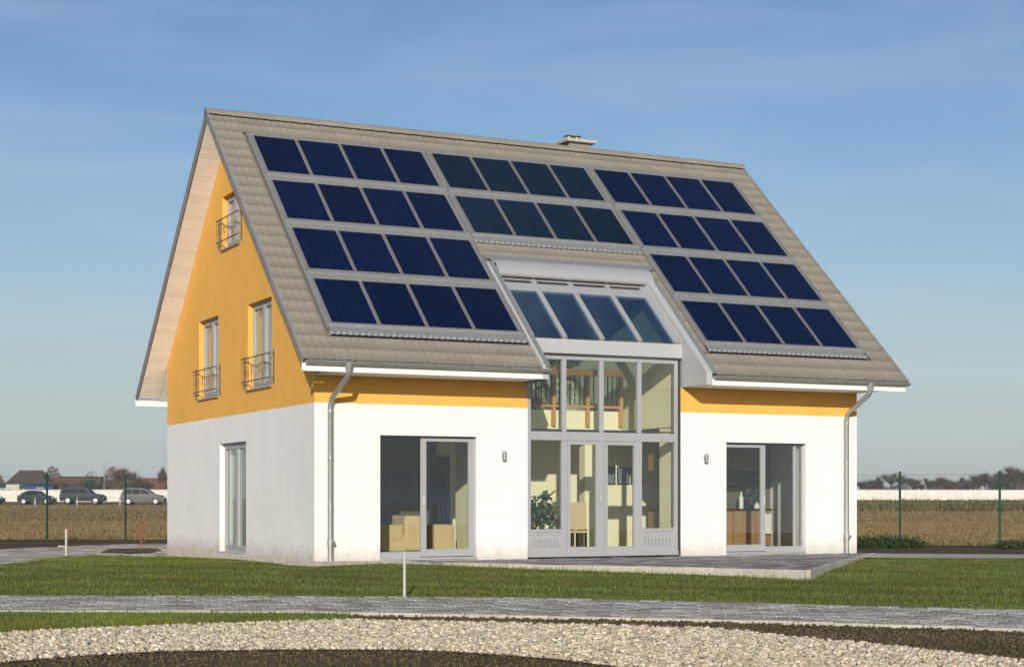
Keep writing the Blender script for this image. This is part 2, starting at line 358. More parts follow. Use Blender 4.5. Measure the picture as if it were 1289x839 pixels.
# base ground: a sheet whose cells grow towards the horizon
gv, gf = [], []
ds = [-30,-12,-4,0,4,8,12,16,20,24,27,30,34,38,42,46,50,60,80,110,150,200,220,300,500,900,1800,4000]
ts = [-1]+[i/10 for i in range(-9, 10)]+[1]
for d in ds:
    for t in ts:
        wdt = max(60, abs(d)*1.2 + 40); x = CAM.x + FW[0]*d + RT[0]*t*wdt; y = CAM.y + FW[1]*d + RT[1]*t*wdt
        gv.append([x, y])
G_ = MB(); nT = len(ts)
import bmesh
bm = bmesh.new(); vv = [bm.verts.new((x, y, 0)) for x, y in gv]
for i in range(len(ds)-1):
    for j in range(nT-1):
        a = i*nT + j; bm.faces.new((vv[a], vv[a+1], vv[a+nT+1], vv[a+nT]))
bmesh.ops.bisect_plane(bm, geom=bm.verts[:]+bm.edges[:]+bm.faces[:], plane_co=(0,0,0), plane_no=(0,1,0))
bmesh.ops.bisect_plane(bm, geom=bm.verts[:]+bm.edges[:]+bm.faces[:], plane_co=(0,-40,0), plane_no=(0,1,0))
for v in bm.verts: v.co.z = zg(v.co.x, v.co.y) - .012
for f in bm.faces:
    if f.normal.z < 0: f.normal_flip()
me = bpy.data.meshes.new('ground'); bm.to_mesh(me); bm.free(); me.materials.append(M['soil']); link('ground', me)['kind'] = 'structure'
# fence line, left of the house and right of it
FLa = Vector((-1.61, 17.18, 0)); FLb = Vector((.72, 18.1, 0)); FRa = Vector((16.62, 4.03, 0)); FRb = Vector((17.9, 1.92, 0))
# the field starts just behind the fence
def band(name, m, rows, dz):
    """rows: list of (depth_left, depth_right)"""
    mb = MB(); T = [i/14 for i in range(-14, 15)]; vs = []; fs = []
    for (d) in rows:
        for t in T:
            wd_ = d*.75 + 25; x = CAM.x + FW[0]*d + RT[0]*t*wd_; y = CAM.y + FW[1]*d + RT[1]*t*wd_; vs.append((x, y, zg(x, y) + dz))
    n = len(T)
    for i in range(len(rows)-1):
        for j in range(n-1): a = i*n + j; fs.append((a, a+1, a+n+1, a+n))
    o = mb.add(vs, fs).build(name, m); o['kind'] = 'structure'; return o
band('field', M['field'], [46.5, 50, 60, 80, 110, 150, 165, 200, 220, 300, 600, 1500, 3900], .0)
def fpt(d, t): q = far(d, t); return (q.x, q.y)
sheet('field', [fpt(41.2,.19), fpt(40.6,.26), fpt(39.9,.36), fpt(39,.6), fpt(46.6,.6), fpt(46.6,.36), fpt(46.6,.19)], M['field'], .003)
sheet('lawn', LAWN, M['lawn_base'], .0)
sheet('lawn', GRASS2, M['lawn_base'], .0)
sheet('gravel_bed', GRAVEL, M['gravel_bed'], -.002)
sheet('pebble_strip', WSTRIP, M['gravel_bed'], .004)

# pavers -----------------------------------------------------------
def arclen(P):
    L = [0]
    for a, b in zip(P, P[1:]): L.append(L[-1] + math.dist(a, b))
    return L
def samp(P, L, t):
    s = t*L[-1]
    for i in range(len(P)-1):
        if s <= L[i+1] or i == len(P)-2:
            k = (s-L[i])/(L[i+1]-L[i]); return P[i][0]*(1-k) + P[i+1][0]*k, P[i][1]*(1-k) + P[i+1][1]*k
def lay_pavers(root, name, items, mesh, mj, limit=300, tilt=True):
    """items: (x, y, angle, sx, sy); the nearest `limit` single objects, the rest one joined part"""
    items.sort(key=lambda q: (q[0]-CAM.x)**2 + (q[1]-CAM.y)**2)
    vis = [q for q in items if depth(q[0], q[1]) > 5 and abs((q[0]-CAM.x)*RT[0] + (q[1]-CAM.y)*RT[1]) < .33*depth(q[0], q[1])]
    near = vis[:limit]; ids = set(map(id, near)); rest = [q for q in items if id(q) not in ids]
    def mw(q):
        x, y, a, sx, sy, z = q
        mt = Matrix.Translation((x, y, z + random.uniform(-.002, .002)))
        if tilt and y < 0: mt = mt @ Matrix.Rotation(.02, 4, 'X')
        return mt @ Matrix.Rotation(a, 4, 'Z') @ Matrix.Diagonal((sx, sy, 1, 1))
    for q in near: link(name, mesh, root, mw(q))
    mb = MB(); vs = [v.co.copy() for v in mesh.vertices]; fs = [tuple(f.vertices) for f in mesh.polygons]
    for q in rest:
        T = mw(q); mb.add([T @ v for v in vs], fs)
    if rest:
        o = mb.build(name + '_paving', mj, root); o['kind'] = 'stuff'
def paver_mesh(name, lx, ly, h, m, j=.006):
    mb = MB(); x, y = lx/2 - j, ly/2 - j; c = .008
    mb.add([(-x,-y,-h),(x,-y,-h),(x,y,-h),(-x,y,-h),(-x,-y,-c),(x,-y,-c),(x,y,-c),(-x,y,-c),(-x+c,-y+c,0),(x-c,-y+c,0),(x-c,y-c,0),(-x+c,y-c,0)],
           [(0,1,5,4),(1,2,6,5),(2,3,7,6),(3,0,4,7),(4,5,9,8),(5,6,10,9),(6,7,11,10),(7,4,8,11),(8,9,10,11)])
    return mb.mesh(name, m)
def kerb_run(parent, P, hgt=.24, wd=.08, top=.012, L0=.5):
    for a, b in zip(P, P[1:]):
        L = math.dist(a, b); n = max(1, round(L/L0)); an = math.atan2(b[1]-a[1], b[0]-a[0])
        for i in range(n):
            t = (i+.5)/n; x, y = a[0]+(b[0]-a[0])*t, a[1]+(b[1]-a[1])*t
            mb = MB().bevbox(-L/n/2+.004, -.07, -hgt, L/n/2-.004, wd-.07, 0, .008)
            mb.build('kerb_stone', M['kerb'], parent, Matrix.Translation((x, y, top + (zg(x, y) if hgt < .2 else 0) + random.uniform(-.004, .004))) @ Matrix.Rotation(an + random.uniform(-.01,.01), 4, 'Z'))
path = sheet('path', PATH, M['joint'], .006)
LT, LB = arclen(PT), arclen(PB); items = []
nL = int((LT[-1] + LB[-1])/2/.30)
pts_r = []
for r_ in range(12):
    wv = (r_+.5)/12
    for i in range(nL):
        t = (i + .5 + .5*(r_ % 2))/nL
        if t > .995: continue
        a = samp(PT, LT, t); b = samp(PB, LB, t); a2 = samp(PT, LT, min(1, t+.005)); b2 = samp(PB, LB, min(1, t+.005))
        x, y = a[0]*(1-wv)+b[0]*wv, a[1]*(1-wv)+b[1]*wv; x2, y2 = a2[0]*(1-wv)+b2[0]*wv, a2[1]*(1-wv)+b2[1]*wv
        wloc = math.dist(a, b)
        items.append((x, y, math.atan2(y2-y, x2-x), 1.0, wloc/12/.20*.9 if False else min(1.06, wloc/12/.205), zg(x, y) + .018))
lay_pavers(path, 'paver', items, paver_mesh('paver', .30, .21, .06, M['paver']), M['paver_j'])
kerb_run(path, PB, hgt=.12, wd=.06, top=.03, L0=.5)
# left path: larger slabs, seen as a grey surface
lpath = sheet('side_path', LPATH, M['joint'], .006)
items = []
ang = math.atan2(8.7-1.0, -1.0+5.6)*0 + .9
ca, sa = math.cos(ang), math.sin(ang)
for i in range(-60, 60):
    for j in range(-60, 60):
        a, b = (i + .5*(j % 2))*.4, j*.3; x, y = -3 + a*ca - b*sa, 6 + a*sa + b*ca
        if inpoly(np.array([x]), np.array([y]), LPATH)[0] and not inpoly(np.array([x]), np.array([y]), SOILP)[0]: items.append((x, y, ang, 1, 1, zg(x, y) + .018))
lay_pavers(lpath, 'paver', items, paver_mesh('paver', .40, .30, .06, M['paver']), M['paver_j'], 300)
sheet('soil_patch', SOILP, M['soil'], .03)
edg = sheet('edging_strip', EDGE, M['kerb'], .012)

# terrace, a square turned 45 degrees against the house
TA, TB, TCc, TD = (1.30, -.02), (2.0, -1.37), (5.90, -6.85), (12.15, -.55)
TERR = [TA, TB, (2.72,-2.48), (4.1,-4.1), (5.10,-5.45), TCc, (8.02,-4.63), (10.78,-1.91), TD, (12.15,-.02)]
tb = MB().plate(TERR, [], lambda a, b, t: (a, b, t), -.30, -.022)
terr = tb.build('terrace', M['joint']); terr['kind'] = 'structure'
items = []; ang = math.atan2(TD[1]-TCc[1], TD[0]-TCc[0]); ca, sa = math.cos(ang), math.sin(ang)
def edge_dist(x, y):
    return min(abs((b[0]-a[0])*(a[1]-y) - (a[0]-x)*(b[1]-a[1]))/math.dist(a, b) if True else 0 for a, b in zip(TERR[1:], TERR[2:9]) )
for i in range(-60, 60):
    for j in range(-60, 60):
        a, b = (i + .5*(j % 2))*.36, j*.30; x, y = 6 + a*ca - b*sa, -3 + a*sa + b*ca
        if y > -.13: continue
        if inpoly(np.array([x]), np.array([y]), TERR)[0]: 
            # stay inside the kerb
            ok = True
            for (p, q_) in zip(TERR[0:], TERR[1:9]):
                L_ = math.dist(p, q_); nx, ny = -(q_[1]-p[1])/L_, (q_[0]-p[0])/L_
                tt = ((x-p[0])*(q_[0]-p[0]) + (y-p[1])*(q_[1]-p[1]))/L_/L_
                if -.05 < tt < 1.05 and (x-p[0])*nx + (y-p[1])*ny < .17: ok = False
            if ok: items.append((x, y, ang, 1, 1, -.002))
lay_pavers(terr, 'paver', items, paver_mesh('paver', .36, .30, .05, M['terr']), M['terr_j'], 300, tilt=False)
kerb_run(terr, TERR[1:9])

# ------------------------------------------------------------------ HOUSE
L_, W_, P_, ZR = 12.19, 10.60, .7344, 9.225
YR = W_/2; SE = 8.38; U0, U1 = -.52, 12.82
cp, sp = math.cos(P_), math.sin(P_)
RM = Matrix(((1,0,0,0),(0,cp,-sp,YR),(0,sp,cp,ZR),(0,0,0,1)))          # local x=u, y=-s, z=off
RB = Matrix(((-1,0,0,0),(0,-cp,sp,YR),(0,sp,cp,ZR),(0,0,0,1)))        # rear slope, local x=-u
def RP(u, s, off=0): return RM @ Vector((u, -s, off))
house = empty('house', (0,0,0), 'two storey white and yellow gabled house with a roof full of solar panels', 'house')
H = house
# walls ---------------------------------------------------
fm = lambda a, b, t: (a, t, b)          # front: a=x, b=z
sm_ = lambda a, b, t: (t, a, b)         # gable: a=y, b=z
def rect(a0, b0, a1, b1): return [(a0,b0),(a1,b0),(a1,b1),(a0,b1)]
TH = .32
DL = (1.28, .04, 3.24, 2.33); DR = (8.88, .04, 10.86, 2.31)
FX0, FX1 = 4.33, 7.79
MB().plate(rect(0,-.4,FX0,2.9), [rect(*DL)], fm, 0, TH).build('wall', M['white_stucco'], H)
MB().plate(rect(FX1,-.4,L_,2.9), [rect(*DR)], fm, 0, TH).build('wall', M['white_stucco'], H)
for a, b in ((0, FX0-.14), (FX1+.14, L_)):
    MB().plate(rect(a,2.9,b,4.10), [], fm, 0, TH).build('upper_wall', M['yellow_stucco'], H)
for a, b in ((FX0-.14, FX0), (FX1, FX1+.14)):
    MB().plate(rect(a,2.9,b,3.40), [], fm, 0, TH).build('upper_wall', M['yellow_stucco'], H)
GD = (4.23, .03, 6.14, 2.33); W1 = (6.25, 3.37, 7.79, 5.10); W2 = (2.52, 3.37, 4.09, 5.10); W3 = (4.67, 6.46, 5.93, 7.58)
MB().plate(rect(TH,-.4,W_-TH,2.9), [rect(*GD)], sm_, 0, TH).build('wall', M['white_stucco'], H)
MB().plate(rect(TH,-.4,W_-TH,2.9), [], sm_, L_-TH, L_).build('wall', M['white_stucco'], H)
MB().plate(rect(0,-.4,L_,2.9), [], fm, W_-TH, W_).build('wall', M['white_stucco'], H)
MB().plate(rect(0,2.9,L_,4.10), [], fm, W_-TH, W_).build('upper_wall', M['yellow_stucco'], H)
def zr(y, off=-.10): return ZR - abs(y-YR)*math.tan(P_) + off/cp
gab = [(TH,2.9),(W_-TH,2.9),(W_-TH,zr(W_-TH)),(YR,zr(YR)),(TH,zr(TH))]
MB().plate(gab, [rect(*W1), rect(*W2), rect(*W3)], sm_, 0, TH).build('upper_wall', M['yellow_stucco'], H)
MB().plate(gab, [], sm_, L_-TH, L_).build('upper_wall', M['yellow_stucco'], H)
for (x0, x1) in ((0, TH), (L_-TH, L_)):   # wedges over the wall ends
    for (y0, y1) in ((0, TH), (W_-TH, W_)):
        MB().plate([(y0,4.10),(y1,4.10),(y1,zr(y1)),(y0,zr(y0))], [], sm_, x0, x1).build('upper_wall', M['yellow_stucco'], H)
# roof decks ---------------------------------------------------
rm = lambda a, b, t: (a, b, t)
OU0, OU1, OS = 4.31, 7.95, 4.80       # dormer opening
deck = [(U0+.02,0),(U1-.02,0),(U1-.02,-SE+.03),(OU1,-SE+.03),(OU1,-OS),(OU0,-OS),(OU0,-SE+.03),(U0+.02,-SE+.03)]
roof = MB().plate(deck, [], rm, -.10, -.05).build('roof', M['deck'], H, RM)
MB().plate(rect(-U1+.02,-SE+.03,-U0-.02,0), [], rm, -.10, -.05).build('roof', M['deck'], H, RB)
# soffit boards under the gable overhangs, running towards the wall
sb = MB().bevbox(U0+.03, -.057, -.118, -.004, .057, -.102, .004).mesh('soffit_board', M['soffit'])
for k in range(69):
    s = .10 + k*.12
    link('soffit_board', sb, H, RM @ Matrix.Translation((0, -s, 0)))
sbb = MB().bevbox(.004, -.057, -.118, -U0-.03, .057, -.102, .004).mesh('soffit_board', M['soffit'])
for k in range(69):
    link('soffit_board', sbb, H, RB @ Matrix.Translation((0, -(.10+k*.12), 0)))
MB().box(L_+.004, -SE+.05, -.118, U1-.03, -.06, -.102).build('soffit', M['soffit'], H, RM)
# tiles ---------------------------------------------------
def tile_mesh():
    mb = MB(); n = 16; w2 = .5; top = []; f0 = []; b0 = []
    for i in range(n+1):
        x = -w2 + i/n; z = -.010*max(0, math.cos(2*math.pi*(2*i/n)))**3
        f0.append((x, -.5, z)); b0.append((x, .58, -.012 + z)); top.append((x, -.5, -.012 + z))
    mb.add(f0 + b0 + top, [(i, i+1, n+1+i+1, n+1+i) for i in range(n)] + [(2*n+2+i, 2*n+2+i+1, i+1, i) for i in range(n)])
    return mb
TM = tile_mesh(); tmesh = bpy.data.meshes.new('roof_tile'); tmesh.from_pydata(TM.v, [], TM.f); tmesh.materials.append(M['tile'])
tmesh.polygons.foreach_set('use_smooth', [i < 16 for i in range(len(tmesh.polygons))])
AU0, AU1 = .10, 12.26                # panel field edges
ARR_TOP, ARR_BOT = .72, 7.66
ROWS = 24; RH = SE/ROWS
MU0, MU1 = 4.20, 8.18                # middle block between arrays
cells = []
def addc(u0, u1, s0, s1):
    s0 = max(s0, .02)
    if u1-u0 > .05 and s1-s0 > .06: cells.append((u0, u1, s0, s1))
def cols(u0, u1, w=.303):
    n = max(1, round((u1-u0)/w)); return [(u0+(u1-u0)*i/n, u0+(u1-u0)*(i+1)/n) for i in range(n)]
for k in range(ROWS):
    s0, s1 = k*RH, (k+1)*RH
    for a, b in cols(U0+.03, AU0) + cols(AU1, U1-.02): addc(a, b, s0, s1)
    if s0 < ARR_TOP-.04:
        for a, b in cols(AU0, AU1): addc(a, b, s0, min(s1, ARR_TOP))
    if s1 > ARR_BOT+.12:
        for a, b in cols(AU0, OU0) + cols(OU1, AU1): addc(a, b, max(s0, ARR_BOT+.06), s1)
    elif s1 > 4.14:
        a0 = max(s0, 4.10)
        if s0 < OS-.05:
            for a, b in cols(MU0, MU1): addc(a, b, a0, min(s1, OS))
        else:
            addc(4.16, OU0, s0, s1); addc(OU1, 8.20, s0, s1)
            if s0 < OS+.04: pass
def tmw(c):
    u0, u1, s0, s1 = c; return RM @ Matrix.Translation(((u0+u1)/2, -(s0+s1)/2, .012 + random.uniform(-.002,.002))) @ Matrix.Rotation(random.uniform(-.004,.004), 4, 'Z') @ Matrix.Diagonal((u1-u0, s1-s0, 1, 1))
cells.sort(key=lambda c: (RP((c[0]+c[1])/2, (c[2]+c[3])/2) - CAM).length)
for c in cells[:300]: link('roof_tile', tmesh, roof, tmw(c))
mb = MB()
for c in cells[300:]:
    T = tmw(c); mb.add([T @ Vector(v) for v in TM.v], TM.f)
me = bpy.data.meshes.new('roof_tiles'); me.from_pydata([tuple(RM.inverted() @ Vector(v)) for v in mb.v], [], mb.f); me.materials.append(M['tile_joined'])
o = link('far_roof_tiles', me, roof); o['kind'] = 'stuff'
o.matrix_basis = Matrix.Identity(4)
# (children of the deck live in the deck's own frame)
for ch in roof.children:
    ch.matrix_basis = (RM.inverted() @ ch.matrix_basis) if ch.name.startswith('roof_tile') and ch is not o else Matrix.Identity(4)
# ridge caps
nr = 38; rl = (U1-U0)/nr
rc = MB()
prof = [(-.15,-.115),(-.115,-.035),(-.05,.02),(0,.035),(.05,.02),(.115,-.035),(.15,-.115),(.125,-.115),(0,.0),(-.125,-.115)]
vs = []
for x, sc in ((0, 1.0), (rl+.03, .88)):
    for (y, z) in prof: vs.append((x, y*sc, z*sc + (0 if x == 0 else .0)))
n = len(prof); rc.add(vs, [(i, (i+1) % n, (i+1) % n + n, i+n) for i in range(n)] + [tuple(range(n))[::-1], tuple(range(n, 2*n))])
rcm = rc.mesh('ridge_tile', M['tile'])
for i in range(nr):
    link('ridge_tile', rcm, H, Matrix.Translation((U1 - i*rl, YR, ZR+.055)) @ Matrix.Rotation(math.pi, 4, 'Z'))
# verge tiles (L profile, one per course)
vt = MB(); vt.box(U0-.02, -.5, -.005, U0+.035, .56, .030); vt.box(U0-.025, -.5, -.11, U0+.004, .52, .028)
vm = vt.mesh('verge_tile', M['verge'])
vt2 = MB(); vt2.box(-U0-.035, -.5, -.005, -U0+.02, .56, .030); vt2.box(-U0-.008, -.5, -.11, -U0+.025, .52, .028)
vm2 = vt2.mesh('verge_tile', M['verge'])
vt3 = MB(); vt3.box(U1-.045, -.5, -.005, U1+.012, .56, .026); vt3.box(U1-.016, -.5, -.13, U1+.016, .52, .024)
vm3 = vt3.mesh('verge_tile', M['verge'])
for k in range(ROWS):
    s = (k+.5)*RH; D_ = Matrix.Diagonal((1, RH, 1, 1)); tl = Matrix.Rotation(-.03, 4, 'X')
    for mm, R_ in ((vm, RM), (vm2, RB), (vm3, RM)):
        link('verge_tile', mm, H, R_ @ Matrix.Translation((0, -s, .0)) @ tl @ D_)
# fascias, gutters, soffit boxes ---------------------------------
EY, EZ = YR - SE*cp, ZR - SE*sp
for x0, x1 in ((-.55, 4.31), (7.95, 12.74)):
    MB().bevbox(x0, -.93, 3.395, x1, -.893, 3.535, .004).build('fascia_board', M['white_paint'], H)
MB().bevbox(-.55, 11.495, 3.395, 12.74, 11.53, 3.535, .004).build('fascia_board', M['white_paint'], H)
for x0, x1 in ((0.0, 4.31), (7.95, L_)):
    MB().box(x0, -.892, 3.40, x1, -.003, 3.42).build('eave_soffit', M['white_paint'], H)
for k in range(10):
    s = 7.20 + k*.12
    MB().box(-L_, -s-.057, -.118, -.006, -s+.057, -.102).build('soffit_board', M['soffit'], H, RB)
def gutter(x0, x1, y, z, r=.068):
    mb = MB(); prof = []
    for k in range(11):
        a = math.pi + math.pi*k/10; prof.append((y + r*math.cos(a), z + r*math.sin(a)))
    inn = [(y + (r-.008)*math.cos(math.pi+math.pi*k/10), z + (r-.008)*math.sin(math.pi+math.pi*k/10)) for k in range(10, -1, -1)]
    pr = [(y-r-.012, z+.004), (y-r-.012, z-.01)] + prof + inn
    n = len(pr); mb.add([(x0, a, b) for a, b in pr] + [(x1, a, b) for a, b in pr], [(i, (i+1) % n, (i+1) % n+n, i+n) for i in range(n)])
    for x in (x0, x1):
        k = [(x, a, b) for a, b in prof]; mb.add(k, [tuple(range(len(k)))])
    mb.sm = True; return mb
for x0, x1 in ((-.5, 4.30), (7.96, 12.78)):
    g = gutter(x0, x1, EY-.075, EZ-.03).build('gutter', M['zinc'], H)
    nb = int((x1-x0)/.75)
    for i in range(nb+1):
        x = x0 + .12 + i*(x1-x0-.24)/nb
        MB().box(x-.012, EY-.155, EZ-.035, x+.012, EY+.02, EZ-.027).build('gutter_bracket', M['zinc'], g)
def downpipe(xo, xb):
    p = MB().tube([(xo, EY-.075, EZ-.06),(xo, EY-.075, EZ-.20),(xo-.01, EY-.03, EZ-.30),(xb+.01, -.15, 2.98),(xb, -.085, 2.84),(xb, -.085, -.04)], .05, 14).build('downpipe', M['zinc'], H)
    MB().tube([(xo, EY-.075, EZ-.06),(xo, EY-.075, EZ-.20)], [.085,.055], 14).build('hopper', M['zinc'], p)
    for z in (2.75, 1.9, 1.0): MB().tube([(xb, -.085, z-.015),(xb, -.085, z+.015)], .056, 14).build('pipe_bracket', M['zinc'], p)
    q = MB().tube([(xb, -.085, .28),(xb, -.085, .42)], .060, 14); q.tube([(xb+.03, -.13, .35),(xb+.05, -.17, .35)], .03, 8); q.build('access_cap', M['zinc'], p)
downpipe(.299, .275); downpipe(11.78, 11.86)
# chimney -----------------------------------------------------------
ch = MB().bevbox(8.04, 5.28, 8.9, 8.60, 5.90, 9.40, .01).build('chimney', M['tile'], H)
MB().bevbox(7.93, 5.17, 9.40, 8.71, 6.01, 9.47, .012).build('chimney_cap', M['kerb'], ch)
for x in (8.20, 8.40):
    MB().tube([(x,5.6,9.47),(x,5.6,9.58)], .06, 12).build('flue_pipe', M['zinc'], ch)
MB().bevbox(8.10,5.48,9.60,8.50,5.72,9.625,.008).build('flue_cowl', M['zinc'], ch)
for x in (8.13, 8.47): MB().tube([(x,5.6,9.47),(x,5.6,9.60)], .012, 6).build('cowl_leg', M['zinc'], ch)

# ------------------------------------------------------------------ solar arrays
AW, S0, MH, GP = 3.8405, .8686, 1.3835, .3088
A_, B_, C_ = .2406, 4.2536, 8.2762
pitch = AW/4; gapx = .075
pw = pitch - gapx + gapx/4
def panel_proto(matc):
    r = empty('solar_panel', (0,0,0)); r.parent = H
    MB().plate(rect(-pw/2-.012, -MH/2-.012, pw/2+.012, MH/2+.012), [rect(-pw/2+.008, -MH/2+.008, pw/2-.008, MH/2-.008)], rm, .02, .052).build('panel_frame', M['alu'], r)
    MB().box(-pw/2+.008, -MH/2+.008, .02, pw/2-.008, MH/2-.008, .046).build('panel_glass', matc, r)
    return r
pp = {}
for key, mt in (('pv', M['pv']), ('pvt', M['pvt'])): pp[key] = panel_proto(mt)
used = set()
def put_panel(key, u, s):
    if key not in used: r = pp[key]; used.add(key)
    else: r = copy_tree(pp[key], H)
    r.matrix_basis = RM @ Matrix.Translation((u, -s, .0)) @ Matrix.Rotation(random.gauss(0,.0025), 4, 'X') @ Matrix.Rotation(random.gauss(0,.0025), 4, 'Y')
    if key == 'pvt': r['label'] = 'dark teal collector panel of the middle block'
def array(u0, nrow, key):
    sb_ = S0 + nrow*MH + (nrow-1)*GP
    # flashing tray under and between the panels
    cover = MB()
    ed = .075
    cover.box(u0-ed, -(sb_+.10), .000, u0+AW+ed, -(S0-.13), .018)
    cover.box(u0-ed-.02, -(sb_+.12), -.03, u0-ed+.02, -(S0-.13), .045)
    cover.box(u0+AW+ed-.02, -(sb_+.12), -.03, u0+AW+ed+.02, -(S0-.13), .045)
    cover.build('flashing_tray', M['tray'], H, RM)
    # row covers: rounded upper lip, sloping lower sheet
    rows = [(S0-.14, S0-.02)] + [(S0+k*(MH+GP)-GP+.015, S0+k*(MH+GP)-.015) for k in range(1, nrow)] + [(sb_+.015, sb_+.20)]
    for i, (a, b) in enumerate(rows):
        m_ = (a+b)/2; x0, x1 = u0-ed+.02, u0+AW+ed-.02; mb = MB()
        if 0 < i < nrow:
            pr = [(a, .02), (a+.01, .075), (a+.05, .088), (a+.13, .082), (a+.15, .060), (b-.02, .035), (b, .02)]
        elif i == 0: pr = [(a, .02), (a+.02, .05), (b-.02, .05), (b, .02)]
        else: pr = [(a, .02), (a+.01, .07), (a+.05, .075), (a+.09, .04), (b, .02)]
        n = len(pr); mb.add([(x0, -s, z) for s, z in pr] + [(x1, -s, z) for s, z in pr], [(j, (j+1) % n, (j+1) % n+n, j+n) for j in range(n)] + [tuple(range(n)), tuple(range(n, 2*n))])
        mb.build('row_cover', M['alu'], H, RM)
    for r_ in range(nrow):
        for c in range(4):
            put_panel(key, u0 + (c+.5)*pitch, S0 + r_*(MH+GP) + MH/2)
    # pleated lead apron dressed over the tiles below
    ap = MB(); x = u0-ed; n = int((AW+2*ed)/.06); vs = []; fs = []
    for i in range(n+1):
        xx = u0-ed + (AW+2*ed)*i/n; z = .018 + (.020 if i % 2 else 0); vs += [(xx, -(sb_+.19), .032), (xx, -(sb_+.27), .020+z), (xx, -(sb_+.33), .004+z*.9)]
    for i in range(n):
        for j in range(2): a = 3*i+j; fs.append((a, a+1, a+4, a+3))
    ap.add(vs, fs).build('lead_apron', M['zinc'], H, RM)
array(A_, 4, 'pv'); array(B_, 2, 'pvt'); array(C_, 4, 'pv')

# ------------------------------------------------------------------ roof glazing of the bay
GO = -.10
sk = empty('roof_glazing', (0,0,0)); sk.parent = H
hb = MB(); pr = []
for k in range(15):
    a = math.pi*1.12 - math.pi*1.24*k/14; pr.append((5.09 - .25*math.cos(a)*1.0, -.01 + .12*math.sin(a)))
pr += [(5.33, -.12), (4.86, -.12)]
n = len(pr); hb.add([(4.34, -s, z) for s, z in pr] + [(7.95, -s, z) for s, z in pr], [(j, (j+1) % n, (j+1) % n+n, j+n) for j in range(n)] + [tuple(range(n)), tuple(range(n, 2*n))]); hb.sm = True
hb.build('shade_box', M['frame'], sk, RM)
MB().box(4.34, -5.46, GO-.07, 7.80, -5.30, GO-.03).build('shadow_strip', M['alu_dark'], sk, RM)  # black strip: shadow under the shade box, put into the colour
MB().bevbox(4.34, -5.70, GO-.06, 7.80, -5.46, GO+.01, .008).build('top_rail', M['frame'], sk, RM)
bars = [4.40, 5.145, 5.98, 6.845, 7.70]
for i, u in enumerate(bars):
    w_ = .05 if 0 < i < 4 else .07
    mb = MB().bevbox(u-w_, -7.24, GO-.07, u+w_, -5.34, GO+.02, .006); mb.box(u-.015, -7.24, GO+.02, u+.015, -5.34, GO+.035)
    mb.build('glazing_bar', M['frame'], sk, RM)
for a, b in zip(bars, bars[1:]):
    MB().box(a+.03, -7.24, GO-.02, b-.03, -5.68, GO-.005).build('pane', M['glass_sky'], sk, RM)
# bar over the right hand edge
MB().bevbox(7.772, -7.24, GO-.10, 7.80, -5.3, GO+.05, .005).build('edge_bar', M['panel_w'], sk, RM)
# cheeks: side walls of the opening, thick panels from glazing to eave
def slope_pt(s, off): p = RP(0, s, off); return (p.y, p.z)
ck = [( -.89, 3.40), (TH-.04, 3.40), (TH-.04, 4.05), slope_pt(6.6, -.30), slope_pt(5.0, -.30), slope_pt(5.0, .035), slope_pt(8.36, .035), (-.935, 3.52), (-.935, 3.40)]
for x0, x1 in ((FX1+.015, FX1+.15), (FX0-.15, FX0-.015)):
    MB().plate(ck, [], sm_, x0, x1).build('cheek_panel', M['panel_w'], H)
MB().box(7.94, -8.40, .03, 8.03, -5.0, .06).build('cheek_flashing', M['zinc'], H, RM)
MB().box(4.24, -8.40, .03, 4.33, -5.0, .06).build('cheek_flashing', M['zinc'], H, RM)
MB().box(4.20, -4.86, .025, 8.10, -4.74, .05).build('head_flashing', M['zinc'], H, RM)

# ------------------------------------------------------------------ glazed front of the bay
fc = empty('glazed_front', (0,0,0)); fc.parent = H
y0, y1 = .03, .11
def fbar(n_, x0, z0, x1, z1, ya=y0, yb=y1, m='frame', par=fc, bv=.005): return MB().bevbox(x0, ya, z0, x1, yb, z1, bv).build(n_, M[m], par)
MB().bevbox(FX0+.0, -.03, 3.985, FX1+.012, .20, 4.265, .008).build('header_panel', M['panel_w'], fc)
MB().box(FX0+.02, -.02, 3.955, FX1-.0, .02, 3.985).build('shadow_gap', M['alu_dark'], fc)
MB().box(FX1-.045, .012, .02, FX1-.002, .028, 3.955).build('shadow_gap', M['alu_dark'], fc)
fbar('sill_rail', FX0+.01, .02, FX1-.05, .10, .0, .12)
fbar('outer_frame', FX0+.01, .10, FX0+.085, 3.95); fbar('outer_frame', FX1-.125, .10, FX1-.05, 3.95)
fbar('top_rail', FX0+.085, 3.87, FX1-.125, 3.95)
fbar('transom', FX0+.085, 2.29, FX1-.125, 2.46, .02, .13)
mul = [5.145, 5.98, 6.845]
for i, x in enumerate(mul):
    fbar('mullion', x-.045, 2.46, x+.045, 3.87, .025, .12)
    fbar('mullion', x-.055, .10, x+.055, 2.29, .025, .12)
edges = [FX0+.085] + mul + [FX1-.125]
